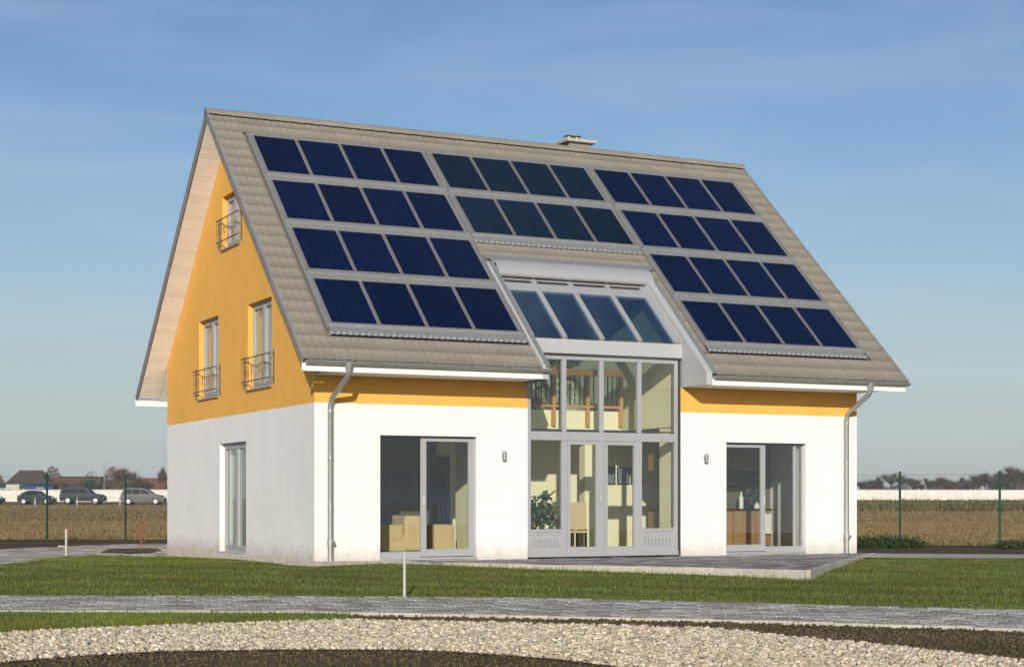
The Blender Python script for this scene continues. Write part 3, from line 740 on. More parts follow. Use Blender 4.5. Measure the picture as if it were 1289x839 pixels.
for i in range(4):
    a = edges[i] + (.045 if i else 0); b = edges[i+1] - (.045 if i < 3 else 0)
    MB().box(a, .06, 2.46, b, .075, 3.87).build('pane', M['glass'], fc)
    MB().box(a, .062, 2.475, b, .10, 2.50).build('bead', M['alu_dark'], fc)
    if i in (0, 3):
        a2 = a + (.01 if i else 0); b2 = b - (0 if i else .01)
        fbar('bay_rail', a2, .50, b2, .56)
        MB().box(a2, .06, .56, b2, .075, 2.29).build('pane', M['glass'], fc)
        vp = MB().plate(rect(a2, .10, b2, .50), [], fm, .045, .07).build('vent_panel', M['frame'], fc)
    else:
        a2, b2 = a + .012, b - .012
        d = MB().plate(rect(a2, .10, b2, 2.285), [rect(a2+.075, .21, b2-.075, 2.215)], fm, .02, .09).build('door_leaf', M['frame'], fc)
        MB().box(a2+.075, .05, .21, b2-.075, .065, 2.215).build('pane', M['glass'], fc)
for vx in ((4.50, 5.00), (6.98, 7.55)):
    for z in (.22, .30):
        for k in range(8):
            x = vx[0] + k*(vx[1]-vx[0])/7
            MB().box(x-.014, .038, z, x+.014, .0455, z+.055).build('vent_slot', M['zinc'], fc)
MB().tube([(5.91, -.03, 1.08),(5.91, -.03, 1.22)], .012, 8).build('door_handle', M['zinc'], fc)

# ------------------------------------------------------------------ patio windows
def patio(x0, z0, x1, z1, leaf_right):
    r = empty('patio_window', (0,0,0)); r.parent = H
    ya, yb = .10, .18
    MB().plate(rect(x0, z0, x1, z1), [rect(x0+.03, z0+.12, x1-.03, z1-.03)], fm, ya, yb).build('outer_frame', M['frame'], r)
    MB().box(x0+.0, .03, z1-.022, x1, .1, z1).build('shade_rail', M['alu_dark'], r)
    MB().bevbox(x0-.0, -.03, z0-.03, x1, .10, z0+.015, .004).build('sill', M['frame'], r)
    xm = x0 + .87 if leaf_right else x0 + .90
    if leaf_right:
        lf = (xm-.03, x1-.03); fx = (x0+.03, xm-.03)
    else: lf = (x0+.01, xm+.10); fx = (xm+.10, x1-.22)
    st = .11
    MB().plate(rect(lf[0], z0+.03, lf[1], z1-.045), [rect(lf[0]+(st if leaf_right else .03), z0+.165, lf[1]-st, z1-.10)], fm, .055, .105).build('sliding_leaf', M['frame'], r)
    MB().box(lf[0]+.03, .075, z0+.165, lf[1]-st, .09, z1-.10).build('pane', M['glass'], r)
    MB().box(fx[0], .135, z0+.12, fx[1], .15, z1-.03).build('pane', M['glass'], r)
    if not leaf_right: MB().bevbox(x1-.22, .12, z0+.12, x1-.15, .17, z1-.03, .004).build('side_post', M['frame'], r); MB().box(x1-.15, .135, z0+.12, x1-.03, .15, z1-.03).build('pane', M['glass'], r)
    hx = lf[0]+.05 if leaf_right else lf[1]-.05
    MB().tube([(hx,.055,1.05),(hx,.02,1.05),(hx,.02,1.19),(hx,.055,1.19)], .010, 6).build('handle', M['whitep'], r)
patio(DL[0], DL[1], DL[2], DL[3], True); patio(DR[0], DR[1], DR[2], DR[3], False)

# ------------------------------------------------------------------ gable windows and french balconies
def gable_window(y0_, z0, y1_, z1, door=False):
    r = empty('gable_door' if door else 'gable_window', (0,0,0)); r.parent = H
    xa, xb = .11, .18
    MB().plate(rect(y0_, z0, y1_, z1), [rect(y0_+.07, z0+.08, y1_-.07, z1-.07)], sm_, xa, xb).build('frame', M['frame'], r)
    ym = (y0_+y1_)/2
    MB().plate(rect(ym-.05, z0+.08, ym+.05, z1-.07), [], sm_, xa-.02, xb).build('meeting_stile', M['frame'], r)
    for a, b in ((y0_+.07, ym-.05), (ym+.05, y1_-.07)):
        MB().plate(rect(a, z0+.08, b, z1-.07), [rect(a+.05, z0+.14, b-.05, z1-.12)], sm_, xa-.015, xb-.01).build('sash', M['frame'], r)
        MB().plate(rect(a+.05, z0+.14, b-.05, z1-.12), [], sm_, xa+.02, xa+.035).build('pane', M['glass'], r)
        MB().plate(rect(a+.02, z0+.05, b-.02, z1-.03), [], sm_, xb+.10, xb+.11).build('curtain', M['whitep'] if not door else M['cream'], r)
    MB().box(-.05, y0_-.03 if not door else y0_, z0-.035, xa, y1_+.03 if not door else y1_, z0-.004).build('sill', M['zinc'], r)
    if not door:
        w0, w1 = y0_-.17, y1_+.17; xr = -.085
        b = empty('balcony_rail', (0,0,0)); b.parent = H
        for z in (.62, .15): MB().tube([(-.002,w0,z0+z),(xr,w0,z0+z),(xr,w1,z0+z),(-.002,w1,z0+z)], .013, 6).build('handrail' if z > .5 else 'lower_rail', M['iron'], b)
        nb = 4
        for k in range(nb+1):
            y = w0 + .03 + (w1-w0-.06)*k/nb
            p = MB().tube([(xr,y,z0+.05),(xr,y,z0+.62)], .006, 6).build('baluster', M['iron'], b)
        for k in range(nb):
            yc = w0 + .03 + (w1-w0-.06)*(k+.5)/nb; ring = []
            for q in range(13):
                a = 2*math.pi*q/12; ring.append((xr, yc+.085*math.cos(a), z0+.38+.085*math.sin(a)))
            MB().tube(ring, .0045, 5, cap=False).build('scroll', M['iron'], b)
        for y in (w0, w1):
            MB().box(-.02, y-.02, z0+.0, -.002, y+.02, z0+.68).build('wall_fixing', M['iron'], b)
gable_window(*W1); gable_window(*W2); gable_window(*W3); gable_window(*GD, door=True)
# wall lamps
for x in (3.80, 8.36):
    l = MB().tube([(x,-.075,1.89),(x,-.075,2.06)], .04, 14).build('wall_lamp', M['alu'], H)
    MB().box(x-.025, -.04, 1.93, x+.025, -.002, 2.02).build('lamp_mount', M['alu'], l)
    MB().tube([(x,-.075,1.885),(x,-.075,1.893)], .030, 12).build('lamp_lens', M['black'], l)
# plinth strip at the foot of the walls
MB().box(-.012, -.012, -.4, .0-.002, W_, -.0).build('plinth', M['kerb'], H)
MB().box(-.012, -.012, -.4, 1.25, -.002, .0).build('plinth', M['kerb'], H)

# ------------------------------------------------------------------ interior shell
I = lambda n_, m, *a: MB().box(*a).build(n_, M[m], H)
I('interior_floor', 'floor_t', TH, TH+.001, -.06, L_-TH, W_-TH, .02)
I('partition', 'cream', 4.10, .34, .02, 4.28, 2.9, 2.6)
MB().plate([(.34,2.86),(4.59,2.86),(4.59,zr(4.59,-.14)),(.34,zr(.34,-.14))], [], sm_, 4.10, 4.28).build('partition', M['cream'], H)
I('partition', 'cream', 7.86, .34, .02, 8.02, .95, 2.6)
MB().plate([(.34,2.62),(4.59,2.62),(4.59,zr(4.59,-.14)),(.34,zr(.34,-.14))], [], sm_, 7.86, 8.02).build('partition', M['cream'], H)
I('interior_wall', 'cream', TH+.001, 4.6, .02, L_-TH-.001, 4.72, 2.6)
I('interior_wall', 'cream', TH+.001, 4.6, 2.86, L_-TH-.001, 4.72, 7.6)
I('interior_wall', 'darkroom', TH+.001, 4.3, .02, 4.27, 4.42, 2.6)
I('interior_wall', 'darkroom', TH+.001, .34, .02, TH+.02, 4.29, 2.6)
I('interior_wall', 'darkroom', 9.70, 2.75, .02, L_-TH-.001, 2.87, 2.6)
I('ceiling', 'ceil', TH, TH+.001, 2.60, 4.09, 4.6, 2.85)
I('ceiling', 'ceil', 8.03, TH+.001, 2.601, L_-TH, 4.6, 2.85)
I('gallery_floor', 'cream', 4.29, 1.92, 2.60, 7.50, 4.59, 2.99)
I('column', 'cream', 7.05, 2.7, .02, 7.38, 2.95, 2.598)
# gallery railing
gr = empty('gallery_railing', (0,0,0)); gr.parent = H
MB().bevbox(4.30, 1.84, 3.72, 7.50, 1.91, 3.86, .01).build('handrail', M['wood'], gr)
MB().bevbox(4.30, 1.85, 3.05, 7.50, 1.90, 3.10, .008).build('bottom_rail', M['wood'], gr)
for x in (4.34, 5.86, 6.66, 7.46): MB().bevbox(x-.035, 1.82, 2.66, x+.035, 1.915, 3.80, .006).build('newel', M['wood'], gr)
bl = MB().tube([(0,1.875,3.08),(0,1.875,3.74)], .014, 6).mesh('baluster', M['navy'])
for k in range(27):
    link('baluster', bl, gr, Matrix.Translation((4.46 + k*.112, 0, 0)))

# interior things ---------------------------------------------------
def soft(mb, n_, m, par): return mb.build(n_, m, par)
s_ = empty('sofa', (2.35, 2.3, .02), 'beige upholstered sofa seen through the left patio window', 'sofa')
MB().bevbox(-.75,-.45,.08,.62,.45,.42,.05).build('seat', M['sofa'], s_)
MB().bevbox(-.75,-.47,.30,.15,-.25,.62,.05).build('backrest', M['sofa'], s_)
MB().bevbox(.16,-.50,.10,.66,.45,.80,.06).build('armrest', M['sofa'], s_)
MB().bevbox(.80,-.50,.08,1.25,.35,.62,.06).build('footstool_block', M['sofa'], s_)
for x in (-.68,.55):
    for y in (-.38,.38): MB().box(x-.03,y-.03,0,x+.03,y+.03,.08).build('leg', M['black'], s_)
t_ = empty('television', (3.35, 4.29, 1.5), 'black flat television on the dark living room wall', 'television')
MB().bevbox(-.34,-.06,-.25,.34,0,.25,.01).build('casing', M['black'], t_)
MB().box(-.32,-.066,-.23,.32,-.061,.23).build('screen', M['carglass'], t_)
c_ = empty('curtain', (3.95, 3.45, .1), 'dark navy sheet added for the dark doorway behind the left sliding door', 'curtain')  # dark hung sheet added in place of an open doorway into shade
mb = MB(); vs = []; fs = []
for i in range(25):
    x = -.22 + i*.02; y = .03*math.sin(i*1.3); vs += [(x,y,0),(x,y,1.95)]
fs = [(2*i,2*i+2,2*i+3,2*i+1) for i in range(24)]
mb.add(vs, fs); mb.sm = True; mb.build('dark_sheet', M['navy'], c_)
MB().tube([(-.3,0,1.98),(.3,0,1.98)], .012, 6).build('sheet_rod', M['zinc'], c_)
def plant(loc, h, n, label, spread=.35, pot=.16, ll=.35, hang=0):
    r = empty('potted_plant', loc, label, 'potted plant')
    MB().tube([(0,0,0),(0,0,.02),(0,0,.26)], [pot*.7,pot*.72,pot], 14).build('pot', M['terracotta'], r)
    MB().tube([(0,0,.2),(.02,0,h*.6),(0,.02,h*.85)], [.02,.015,.008], 6).build('stem', M['bark'], r)
    mb = MB()
    for i in range(n):
        a = random.uniform(0, 6.28); z = random.uniform(.35, 1)*h; e = random.uniform(-.5, .9); l = ll*random.uniform(.6, 1.2)
        p = Vector((math.cos(a)*spread*random.random()*.6, math.sin(a)*spread*random.random()*.6, z)); d = Vector((math.cos(a)*math.cos(e), math.sin(a)*math.cos(e), math.sin(e)))
        sd = Vector((-math.sin(a), math.cos(a), 0))*l*.16; m_ = p + d*l*.5 + Vector((0,0,.03)); q = p + d*l + Vector((0,0,-l*.25))
        mb.add([p, m_+sd, q, m_-sd], [(0,1,2,3)])
    mb.build('leaves', M['leafgreen'], r); return r
plant((5.25, 1.3, .02), 1.15, 150, 'leafy green potted plant behind the lower left pane of the glazed bay', .5, .2)
plant((5.75, 2.5, 2.99), 1.35, 110, 'green potted plant on the gallery behind its left railing end', .4)
plant((6.9, 3.6, 2.99), 1.9, 130, 'tall green potted plant on the gallery behind the dark balusters', .6)
plant((.62, 2.6, .02), 1.0, 70, 'small green potted plant beside the beige sofa', .3)
k_ = empty('dining_chair', (6.18, 1.6, .02), 'beech dining chair behind the left door leaf of the glazed bay', 'chair')
MB().bevbox(-.22,-.22,.43,.22,.22,.48,.01).build('seat', M['sofa'], k_)
MB().bevbox(-.19,-.22,.50,.19,-.18,1.06,.012).build('backrest', M['sofa'], k_)
for x in (-.19,.19):
    for y in (-.19,.19): MB().box(x-.02,y-.02,0,x+.02,y+.02,.52 if y < 0 else .43).build('leg', M['black'], k_)
k2 = empty('dining_table', (6.1, 2.6, .02), 'wooden dining table behind the chair in the glazed bay', 'table')
MB().bevbox(-.6,-.4,.71,.5,.4,.75,.008).build('tabletop', M['wood'], k2)
for x in (-.52,.42):
    for y in (-.33,.33): MB().box(x-.03,y-.03,0,x+.03,y+.03,.71).build('leg', M['wood'], k2)
for i, x in enumerate((7.05, 7.42, 7.78)):
    f = empty('framed_picture', (x+1.65, 4.59, 1.68), ['left framed picture on the far wall behind the glazed bay','middle framed picture on the far wall behind the glazed bay','right framed picture on the far wall behind the glazed bay'][i], 'picture')
    MB().plate(rect(-.16,-.2,.16,.2), [rect(-.14,-.18,.14,.18)], fm, -.03, 0).build('picture_frame', M['black'], f)
    MB().box(-.14,-.015,-.18,.14,-.004,.18).build('print', M['picture'], f)
kt = empty('kitchen_unit', (0,0,0), 'oak kitchen base units with dark worktop behind the right patio window', 'kitchen unit')
kt.location = (10.3, 2.34, .02)
MB().bevbox(-1.7,-.30,.10,1.1,.34,.86,.006).build('cabinet', M['cab'], kt)
MB().bevbox(-1.72,-.33,.87,1.12,.34,.91,.006).build('worktop', M['black'], kt)
for x in (-1.1,-.5,.1,.7): MB().box(x-.004,-.306,.14,x+.004,-.301,.84).build('door_joint', M['black'], kt); MB().box(x+.05,-.33,.60,x+.065,-.301,.75).build('handle', M['zinc'], kt)
MB().bevbox(-1.7,.02,1.45,.4,.34,1.50,.005).build('shelf', M['cab'], kt)
MB().bevbox(-1.7,.0,1.75,1.1,.34,2.3,.006).build('wall_cabinet', M['cab'], kt)
b_ = empty('bottle', (10.72, 2.2, .935), 'white bottle standing on the kitchen worktop', 'bottle')
MB().tube([(0,0,0),(0,0,.25),(0,0,.30),(0,0,.38)], [.05,.05,.02,.02], 12).build('bottle_body', M['whitep'], b_)
tw = empty('hand_towel', (11.25, 2.0, .60), 'cream hand towel hanging on the front of the oak kitchen unit', 'towel')
MB().bevbox(-.12,-.03,-.22,.12,-.005,.22,.01).build('towel_cloth', M['whitep'], tw)
pn = empty('kitchen_plant_pot', (11.2, 2.3, .935), 'dark leafy herb pot on the kitchen worktop', 'potted plant')
mb = MB()
for i in range(60):
    a = random.uniform(0,6.28); z = random.uniform(.1,.45); mb.add([(0,0,z),(math.cos(a)*.18,math.sin(a)*.18,z+.05),(math.cos(a+.3)*.16,math.sin(a+.3)*.16,z-.04)],[(0,1,2)])
mb.build('leaves', M['leafgreen'], pn); MB().tube([(0,0,0),(0,0,.14)], [.06,.08], 12).build('pot', M['whitep'], pn)

# ------------------------------------------------------------------ lawn, gravel, soil detail
FR = .34
def invis(p, margin=FR, dmin=5):
    d = (p[:,0]-CAM.x)*FW[0] + (p[:,1]-CAM.y)*FW[1]; r = (p[:,0]-CAM.x)*RT[0] + (p[:,1]-CAM.y)*RT[1]
    return p[(d > dmin) & (np.abs(r) < margin*d + 1.5)]
g1 = invis(scatter(LAWN, 420000))
tag(blades('lawn_grass', g1, M['grass'], .022, .011, 1.0, mow=True), 'short green grass of the lawn in front of the house', 'grass', kind='stuff')
def clumpy(p, k=.5):
    f = np.sin(p[:,0]*3.1+1.3*np.sin(p[:,1]*2.3)) + np.sin(p[:,1]*4.7+1.7*np.sin(p[:,0]*1.9)) + np.sin(p[:,0]*9.3+p[:,1]*7.1)*.6
    return p[rng.random(len(p)) < 1/(1+np.exp(-(f-.9)*3))*k + .02]
g3 = clumpy(invis(scatter(LAWN, 90000)))
tag(blades('grass_tufts', g3, M['grass'], .036, .011, .8), 'slightly longer grass tufts across the lawn', 'grass', kind='stuff')
g2 = invis(scatter(GRASS2, 150000))
tag(blades('lawn_grass', g2, M['grass'], .030, .009, .9), 'short green grass between the curved path and the gravel', 'grass', kind='stuff')
gv_ = mat('limestone_gravel', (.66,.58,.46), .9, .15, island=.32, var=.25, vscale=9, dark=(.46,.37,.25))
tn = gv_.node_tree
pts = invis(scatter(GRAVEL, 62000), .36)
tag(stones('gravel', pts, gv_, .009, .034, dz=.0), 'pale limestone gravel in the curved foreground bed', 'gravel', kind='stuff')
pts = scatter(WSTRIP, 14000)
tag(stones('pebbles', pts, mat('pebble', (.42,.38,.32), .9, .15, island=.35), .007, .020, dz=.004), 'small pebbles along the foot of the house wall', 'pebbles', kind='stuff')
SOILA = [(-17,-15.6),(-13,-15),(-7.68,-13.76),(-6.95,-13.52),(-6.19,-13.4),(-5.05,-13.69),(-4.08,-14.08),(-3.3,-14.89),(-2.79,-16.09),(-.6,-18.6),(-6,-20),(-16,-18)]
SOILB = [(-3.12,-10.22),(-1.56,-11.31),(.45,-12.6),(1.83,-13.74),(3.05,-14.79),(7.2,-18.4),(5,-21),(2.4,-21),(.94,-17.05),(.52,-15.4),(.19,-14.52),(-.07,-13.41),(-1.04,-12.66),(-1.91,-12.03),(-3.46,-11.0)]
pts = np.vstack([invis(scatter(SOILA, 24000), .36), invis(scatter(SOILB, 18000), .36)])
tag(stones('soil_clods', pts, M['clod'], .006, .026, dz=-.015, flat=.7), 'dark crumbly clods of garden soil around the gravel', 'soil', kind='stuff')
pts = invis(scatter(SOILA + [], 260), .36)
# ragged edge tufts where lawn meets kerbs and soil
def edge_pts(P, n, sp_):
    out = []
    for a, b in zip(P, P[1:]):
        k = int(n*math.dist(a, b)); t = rng.random(k); q = np.array(a)[None] + (np.array(b)-np.array(a))[None]*t[:,None] + rng.normal(0, sp_, (k, 2)); out.append(q)
    return np.vstack(out)
ep = np.vstack([edge_pts(TERR[1:8], 200, .04) + np.array([[-.03,-.06]]), edge_pts(PT, 120, .04), edge_pts(GRASS2[2:9], 160, .06), edge_pts([(-3.12,-10.22),(-1.56,-11.31),(.45,-12.6),(1.83,-13.74),(3.05,-14.79)], 60, .06)])
tag(blades('edge_grass', ep, M['grass'], .045, .010, .9), 'ragged longer grass along the paving edges', 'grass', kind='stuff')
# field grasses
def far_scatter(n, d0, d1, tmin, tmax):
    u = rng.random(n); d = np.sqrt(d0*d0 + u*(d1*d1-d0*d0)); t = rng.uniform(tmin, tmax, n)
    return np.stack([CAM.x + FW[0]*d + RT[0]*t*d, CAM.y + FW[1]*d + RT[1]*t*d], 1)
pf = np.vstack([far_scatter(26000, 47, 75, -.36, -.17), far_scatter(22000, 75, 165, -.36, -.17), far_scatter(34000, 41, 75, .17, .36), far_scatter(14000, 75, 112, .17, .36)])
tag(blades('dry_grass', pf, M['drygrass'], .06, .06, 1.8), 'dry tan grass of the open field behind the fence', 'grass', kind='stuff')
pf = np.vstack([far_scatter(18000, 112, 200, .16, .36)])
tag(blades('weeds', pf, M['weeds'], .34, .24, 1.5), 'olive brown weeds standing before the far white wall', 'weeds', kind='stuff')
# low shrubs at the foot of the right hand fence
def leafclump(name, c, rx, ry, rz_, n, size, m, par=None):
    q = rng.standard_normal((n, 3)); q /= np.linalg.norm(q, axis=1)[:,None]; q *= rng.random((n, 1))**.4; q[:,2] = np.abs(q[:,2])
    q *= np.array([[rx, ry, rz_]])*(1 + .25*np.sin(q[:,0:1]*9 + q[:,1:2]*7)); q += np.array([c])
    d1 = rng.standard_normal((n, 3)); d2 = rng.standard_normal((n, 3)); d1 *= size/np.linalg.norm(d1, axis=1)[:,None]; d2 *= size/np.linalg.norm(d2, axis=1)[:,None]
    V = np.stack([q, q+d1, q+d2], 1).reshape(-1, 3); F = np.arange(3*n).reshape(-1, 3)
    return link(name, rawmesh(name, V, F, m), par)
shr = [(39.5,.2106,.75,.24),(39.6,.2235,.8,.27),(39.8,.2370,.55,.20),(39.0,.302,.6,.17)]
for i, (d, t, rx, h) in enumerate(shr):
    p = far(d, t)
    s = empty('low_shrub', p, ['dark green low shrub nearest the right house corner','dark green low shrub under the first fence post right of the house','small dark shrub just right of the first right hand fence post','small dark shrub at the right edge of the picture below the fence'][i], 'shrub', 'low shrubs along the right fence')
    leafclump('foliage', (0,0,0), rx, .35, h, 1500, .06, M['shrub'], s)
    MB().tube([(0,0,-.02),(.05,0,h*.6)], [.02,.01], 5).build('stem', M['bark'], s)
# fences ---------------------------------------------------
def fence(a, b, npan, label, before):
    root = empty('wire_fence', (a.x, a.y, 0), label, 'fence', 'green wire fences')
    d = (b-a); L = d.length; d.normalize(); ang_ = math.atan2(d.y, d.x); root.rotation_euler = (0,0,ang_)
    post = MB().bevbox(-.026,-.02,-.1,.026,.02,1.80,.004); post.box(-.03,-.024,1.80,.03,.024,1.82)
    pm = post.mesh('post', M['green_post'])
    pan = MB()
    for k in range(10):
        z = .06 + k*.187
        pan.box(0.03,-.005,z-.0018,L-.03,-.001,z+.0018)
    for k in range(int(L/.05)):
        x = .05 + k*.05; pan.box(x-.0012,-.001,.04,x+.0012,.002,1.77)
    pnm = pan.mesh('wire_panel', M['green_post'])
    for i in range(-before, npan+1): link('post', pm, root, Matrix.Translation((i*L, 0, 0)))
    for i in range(-before, npan): link('wire_panel', pnm, root, Matrix.Translation((i*L, .035, 0)))
fence(FLa, FLb, 4, 'green wire mesh fence with posts left of the house', 3)
fence(FRa, FRb, 4, 'green wire mesh fence with posts right of the house', 3)

# marker posts in the lawn
p = empty('marker_post', (-1.62,-8.26,zg(-1.62,-8.26)), 'pale marker post at the edge of the curved path', 'post')
MB().tube([(0,0,-.05),(0,0,.59)], .02, 12).build('shaft', M['post_w'], p); MB().tube([(0,0,.59),(0,0,.61)], [.023,.015], 12).build('cap', M['post_w'], p)
p = empty('marker_post', (-3.47,4.99,0), 'pale marker post with side arm beside the left path', 'post')
MB().tube([(0,0,-.05),(0,0,.55)], .024, 12).build('shaft', M['post_w'], p); MB().tube([(0,0,.20),(-.15,.05,.21)], .014, 8).build('arm', M['post_w'], p)
p = empty('young_sapling', (-1.35,7.6,.03), 'thin red stemmed sapling in the bare soil patch left of the house', 'sapling')
MB().tube([(0,0,0),(.01,0,.35),(0,.01,.62)], [.014,.011,.006], 6).build('stem', M['redstem'], p)
mb = MB()
for i in range(9):
    z = .15 + i*.05; a = i*2.4; l = .22 - i*.012; mb.tube([(0,0,z),(math.cos(a)*l*.6,math.sin(a)*l*.6,z+.08),(math.cos(a)*l,math.sin(a)*l,z+.2)], [.006,.005,.003], 4)
mb.build('twigs', M['redstem'], p)

# ------------------------------------------------------------------ background
wp = [far(222, t) for t in (-.42,-.30,-.17,0,.17,.30,.42)]
wl = empty('boundary_wall', far(222, 0), 'long low white wall across the field behind the house', 'wall')
mb = MB(); base = wl.location
for a, b in zip(wp, wp[1:]):
    a = a-base; b = b-base; n_ = Vector((FW[0], FW[1], 0))*.25
    mb.add([a+Vector((0,0,-.3)), b+Vector((0,0,-.3)), b+n_+Vector((0,0,-.3)), a+n_+Vector((0,0,-.3)), a+Vector((0,0,1.52)), b+Vector((0,0,1.52)), b+n_+Vector((0,0,1.52)), a+n_+Vector((0,0,1.52))], [(0,3,2,1),(4,5,6,7),(0,1,5,4),(1,2,6,5),(2,3,7,6),(3,0,4,7)])
mb.build('wall_face', M['whitewall'], wl)
mb = MB()
for a, b in zip(wp, wp[1:]):
    a = a-base; b = b-base; n_ = Vector((FW[0], FW[1], 0))*.35; o_ = Vector((FW[0], FW[1], 0))*-.05
    mb.add([a+o_+Vector((0,0,1.52)), b+o_+Vector((0,0,1.52)), b+n_+Vector((0,0,1.52)), a+n_+Vector((0,0,1.52)), a+o_+Vector((0,0,1.60)), b+o_+Vector((0,0,1.60)), b+n_+Vector((0,0,1.60)), a+n_+Vector((0,0,1.60))], [(0,3,2,1),(4,5,6,7),(0,1,5,4),(1,2,6,5),(2,3,7,6),(3,0,4,7)])
mb.build('coping', M['zinc'], wl)

# cars ---------------------------------------------------
def car(d, t, length, h, prof, wins, col, label, wheels, rw=.31, flip=1):
    p = far(d, t); r = empty('parked_car', p, label, 'car', 'cars parked at the far side of the field', rz=-YAW)
    pm_ = mat('car_paint', col, .4, .25)
    hw = .86
    def ext(poly, y0_, y1_, inset=0): return MB().plate(poly, [], lambda a, b, t_: (a*flip, t_, b), y0_, y1_)
    bd = MB()
    n = len(prof); sect = [(-1, .10, 0), (-.82, .0, 0), (.82, 0, 0), (1, .10, 0)]
    vs = []
    zt = max(z for x, z in prof)
    rings = [(-hw, .93), (-hw+.08, 1.0), (hw-.08, 1.0), (hw, .93)]
    cx_ = 0
    for y, s in rings:
        for x, z in prof:
            tum = max(0, (z-.85))/(zt-.85+1e-6)*.16 if z > .85 else 0
            vs.append((x*(.985 if s < 1 else 1)*flip, y*(1-tum), .2 + (z-.2)*(.99 if s < 1 else 1)))
    for k in range(3):
        for i in range(n): a = k*n+i; b = k*n+(i+1) % n; bd.f.append((a, b, b+n, a+n))
    bd.v = vs; tri = tessellate_polygon([[Vector((x, z, 0)) for x, z in prof]])
    bd.f += [tuple(t_) for t_ in tri] + [tuple(i+3*n for i in t_) for t_ in tri]
    body = bd.build('body', pm_, r)
    for wpoly in wins:
        for sgn in (-1, 1):
            def mp_(a, b, t_, sgn=sgn):
                tum = max(0, b-.85)/(zt-.85)*.16; return (a*flip, sgn*(hw*(1-tum) + t_), b)
            MB().plate(wpoly, [], mp_, -.03, .006).build('side_window', M['carglass'], r)
    for x in wheels:
        for sgn in (-1, 1):
            w_ = MB().tube([(x*flip, sgn*(hw-.2), rw), (x*flip, sgn*(hw+.012), rw)], rw, 20).build('wheel', M['tyre'], r)
            MB().tube([(x*flip, sgn*(hw+.008), rw), (x*flip, sgn*(hw+.03), rw)], [rw*.68, rw*.6], 16).build('wheel_cover', M['rim'], w_)
    xf = max(x for x, z in prof); xr_ = min(x for x, z in prof)
    for sgn in (-1, 1):
        MB().bevbox((xf-.16)*flip if flip > 0 else -(xf-.02), sgn*.62-.14, .62, (xf-.02)*flip if flip > 0 else -(xf-.16), sgn*.62+.14, .76, .02).build('headlight', M['rim'], r)
        MB().bevbox(xr_+.0, sgn*.68-.1, .75, xr_+.12, sgn*.68+.1, .92, .02).build('tail_light', M['redstem'], r)
    return r
beetle = [(-1.85,.28),(-1.92,.55),(-1.8,.85),(-1.45,1.18),(-.9,1.42),(-.3,1.47),(.3,1.38),(.75,1.0),(1.3,.88),(1.75,.68),(1.88,.4),(1.8,.26)]
suv = [(-2.25,.35),(-2.32,.7),(-2.28,1.1),(-2.15,1.72),(-1.5,1.80),(.1,1.78),(.55,1.68),(1.15,1.14),(1.95,1.02),(2.25,.86),(2.32,.5),(2.2,.32)]
van = [(-2.15,.28),(-2.25,.6),(-2.22,1.05),(-1.95,1.62),(-1.3,1.72),(-.2,1.70),(.35,1.60),(1.15,1.08),(1.9,.92),(2.2,.68),(2.26,.42),(2.15,.26)]
P2 = 175
car(P2, (47-644.5)/2098.4, 3.8, 1.47, beetle, [[(-1.35,.95),(-1.2,1.15),(-.75,1.33),(-.3,1.37),(-.3,.95)],[(-.22,.95),(-.22,1.37),(.2,1.29),(.5,.97)]], (.008,.022,.024), 'small dark green rounded car, leftmost of the whole cars beyond the field', (-1.2, 1.2))
car(P2, (105-644.5)/2098.4, 4.6, 1.8, suv, [[(-2.1,1.15),(-2.0,1.6),(-1.2,1.66),(-1.2,1.15)],[(-1.1,1.15),(-1.1,1.66),(-.3,1.66),(-.3,1.15)],[(-.22,1.15),(-.22,1.66),(.3,1.6),(.8,1.15)]], (.006,.012,.030), 'dark blue off-road car between the small green car and the silver van', (-1.45, 1.45), .38)
car(P2-2, (181-644.5)/2098.4, 4.5, 1.72, van, [[(-2.0,1.08),(-1.82,1.5),(-1.1,1.58),(-1.1,1.08)],[(-1.02,1.08),(-1.02,1.58),(-.2,1.58),(-.2,1.08)],[(-.12,1.08),(-.12,1.58),(.3,1.5),(.85,1.08)]], (.11,.105,.105), 'silver grey people carrier beside the left wall of the house', (-1.4, 1.4), .33)
car(P2, (-18-644.5)/2098.4, 3.8, 1.47, beetle, [[(-1.35,.95),(-1.2,1.15),(-.75,1.33),(-.3,1.37),(-.3,.95)]], (.015,.03,.035), 'dark car cut by the left edge of the picture', (-1.2, 1.2))
for i, (px, lb) in enumerate(((44,'short white marker post before the small green car'),(97,'short white marker post before the dark blue off-road car'),(151,'short white marker post between the dark blue car and the silver van'))):
    q = far(160, (px-644.5)/2098.4); r = empty('roadside_post', q, lb, 'post', 'white roadside posts before the parked cars')
    MB().bevbox(-.06,-.04,-.1,.06,.04,.78,.01).build('shaft', M['post_w'], r); MB().bevbox(-.064,-.044,.60,.064,.044,.68,.004).build('reflector_band', M['black'], r)

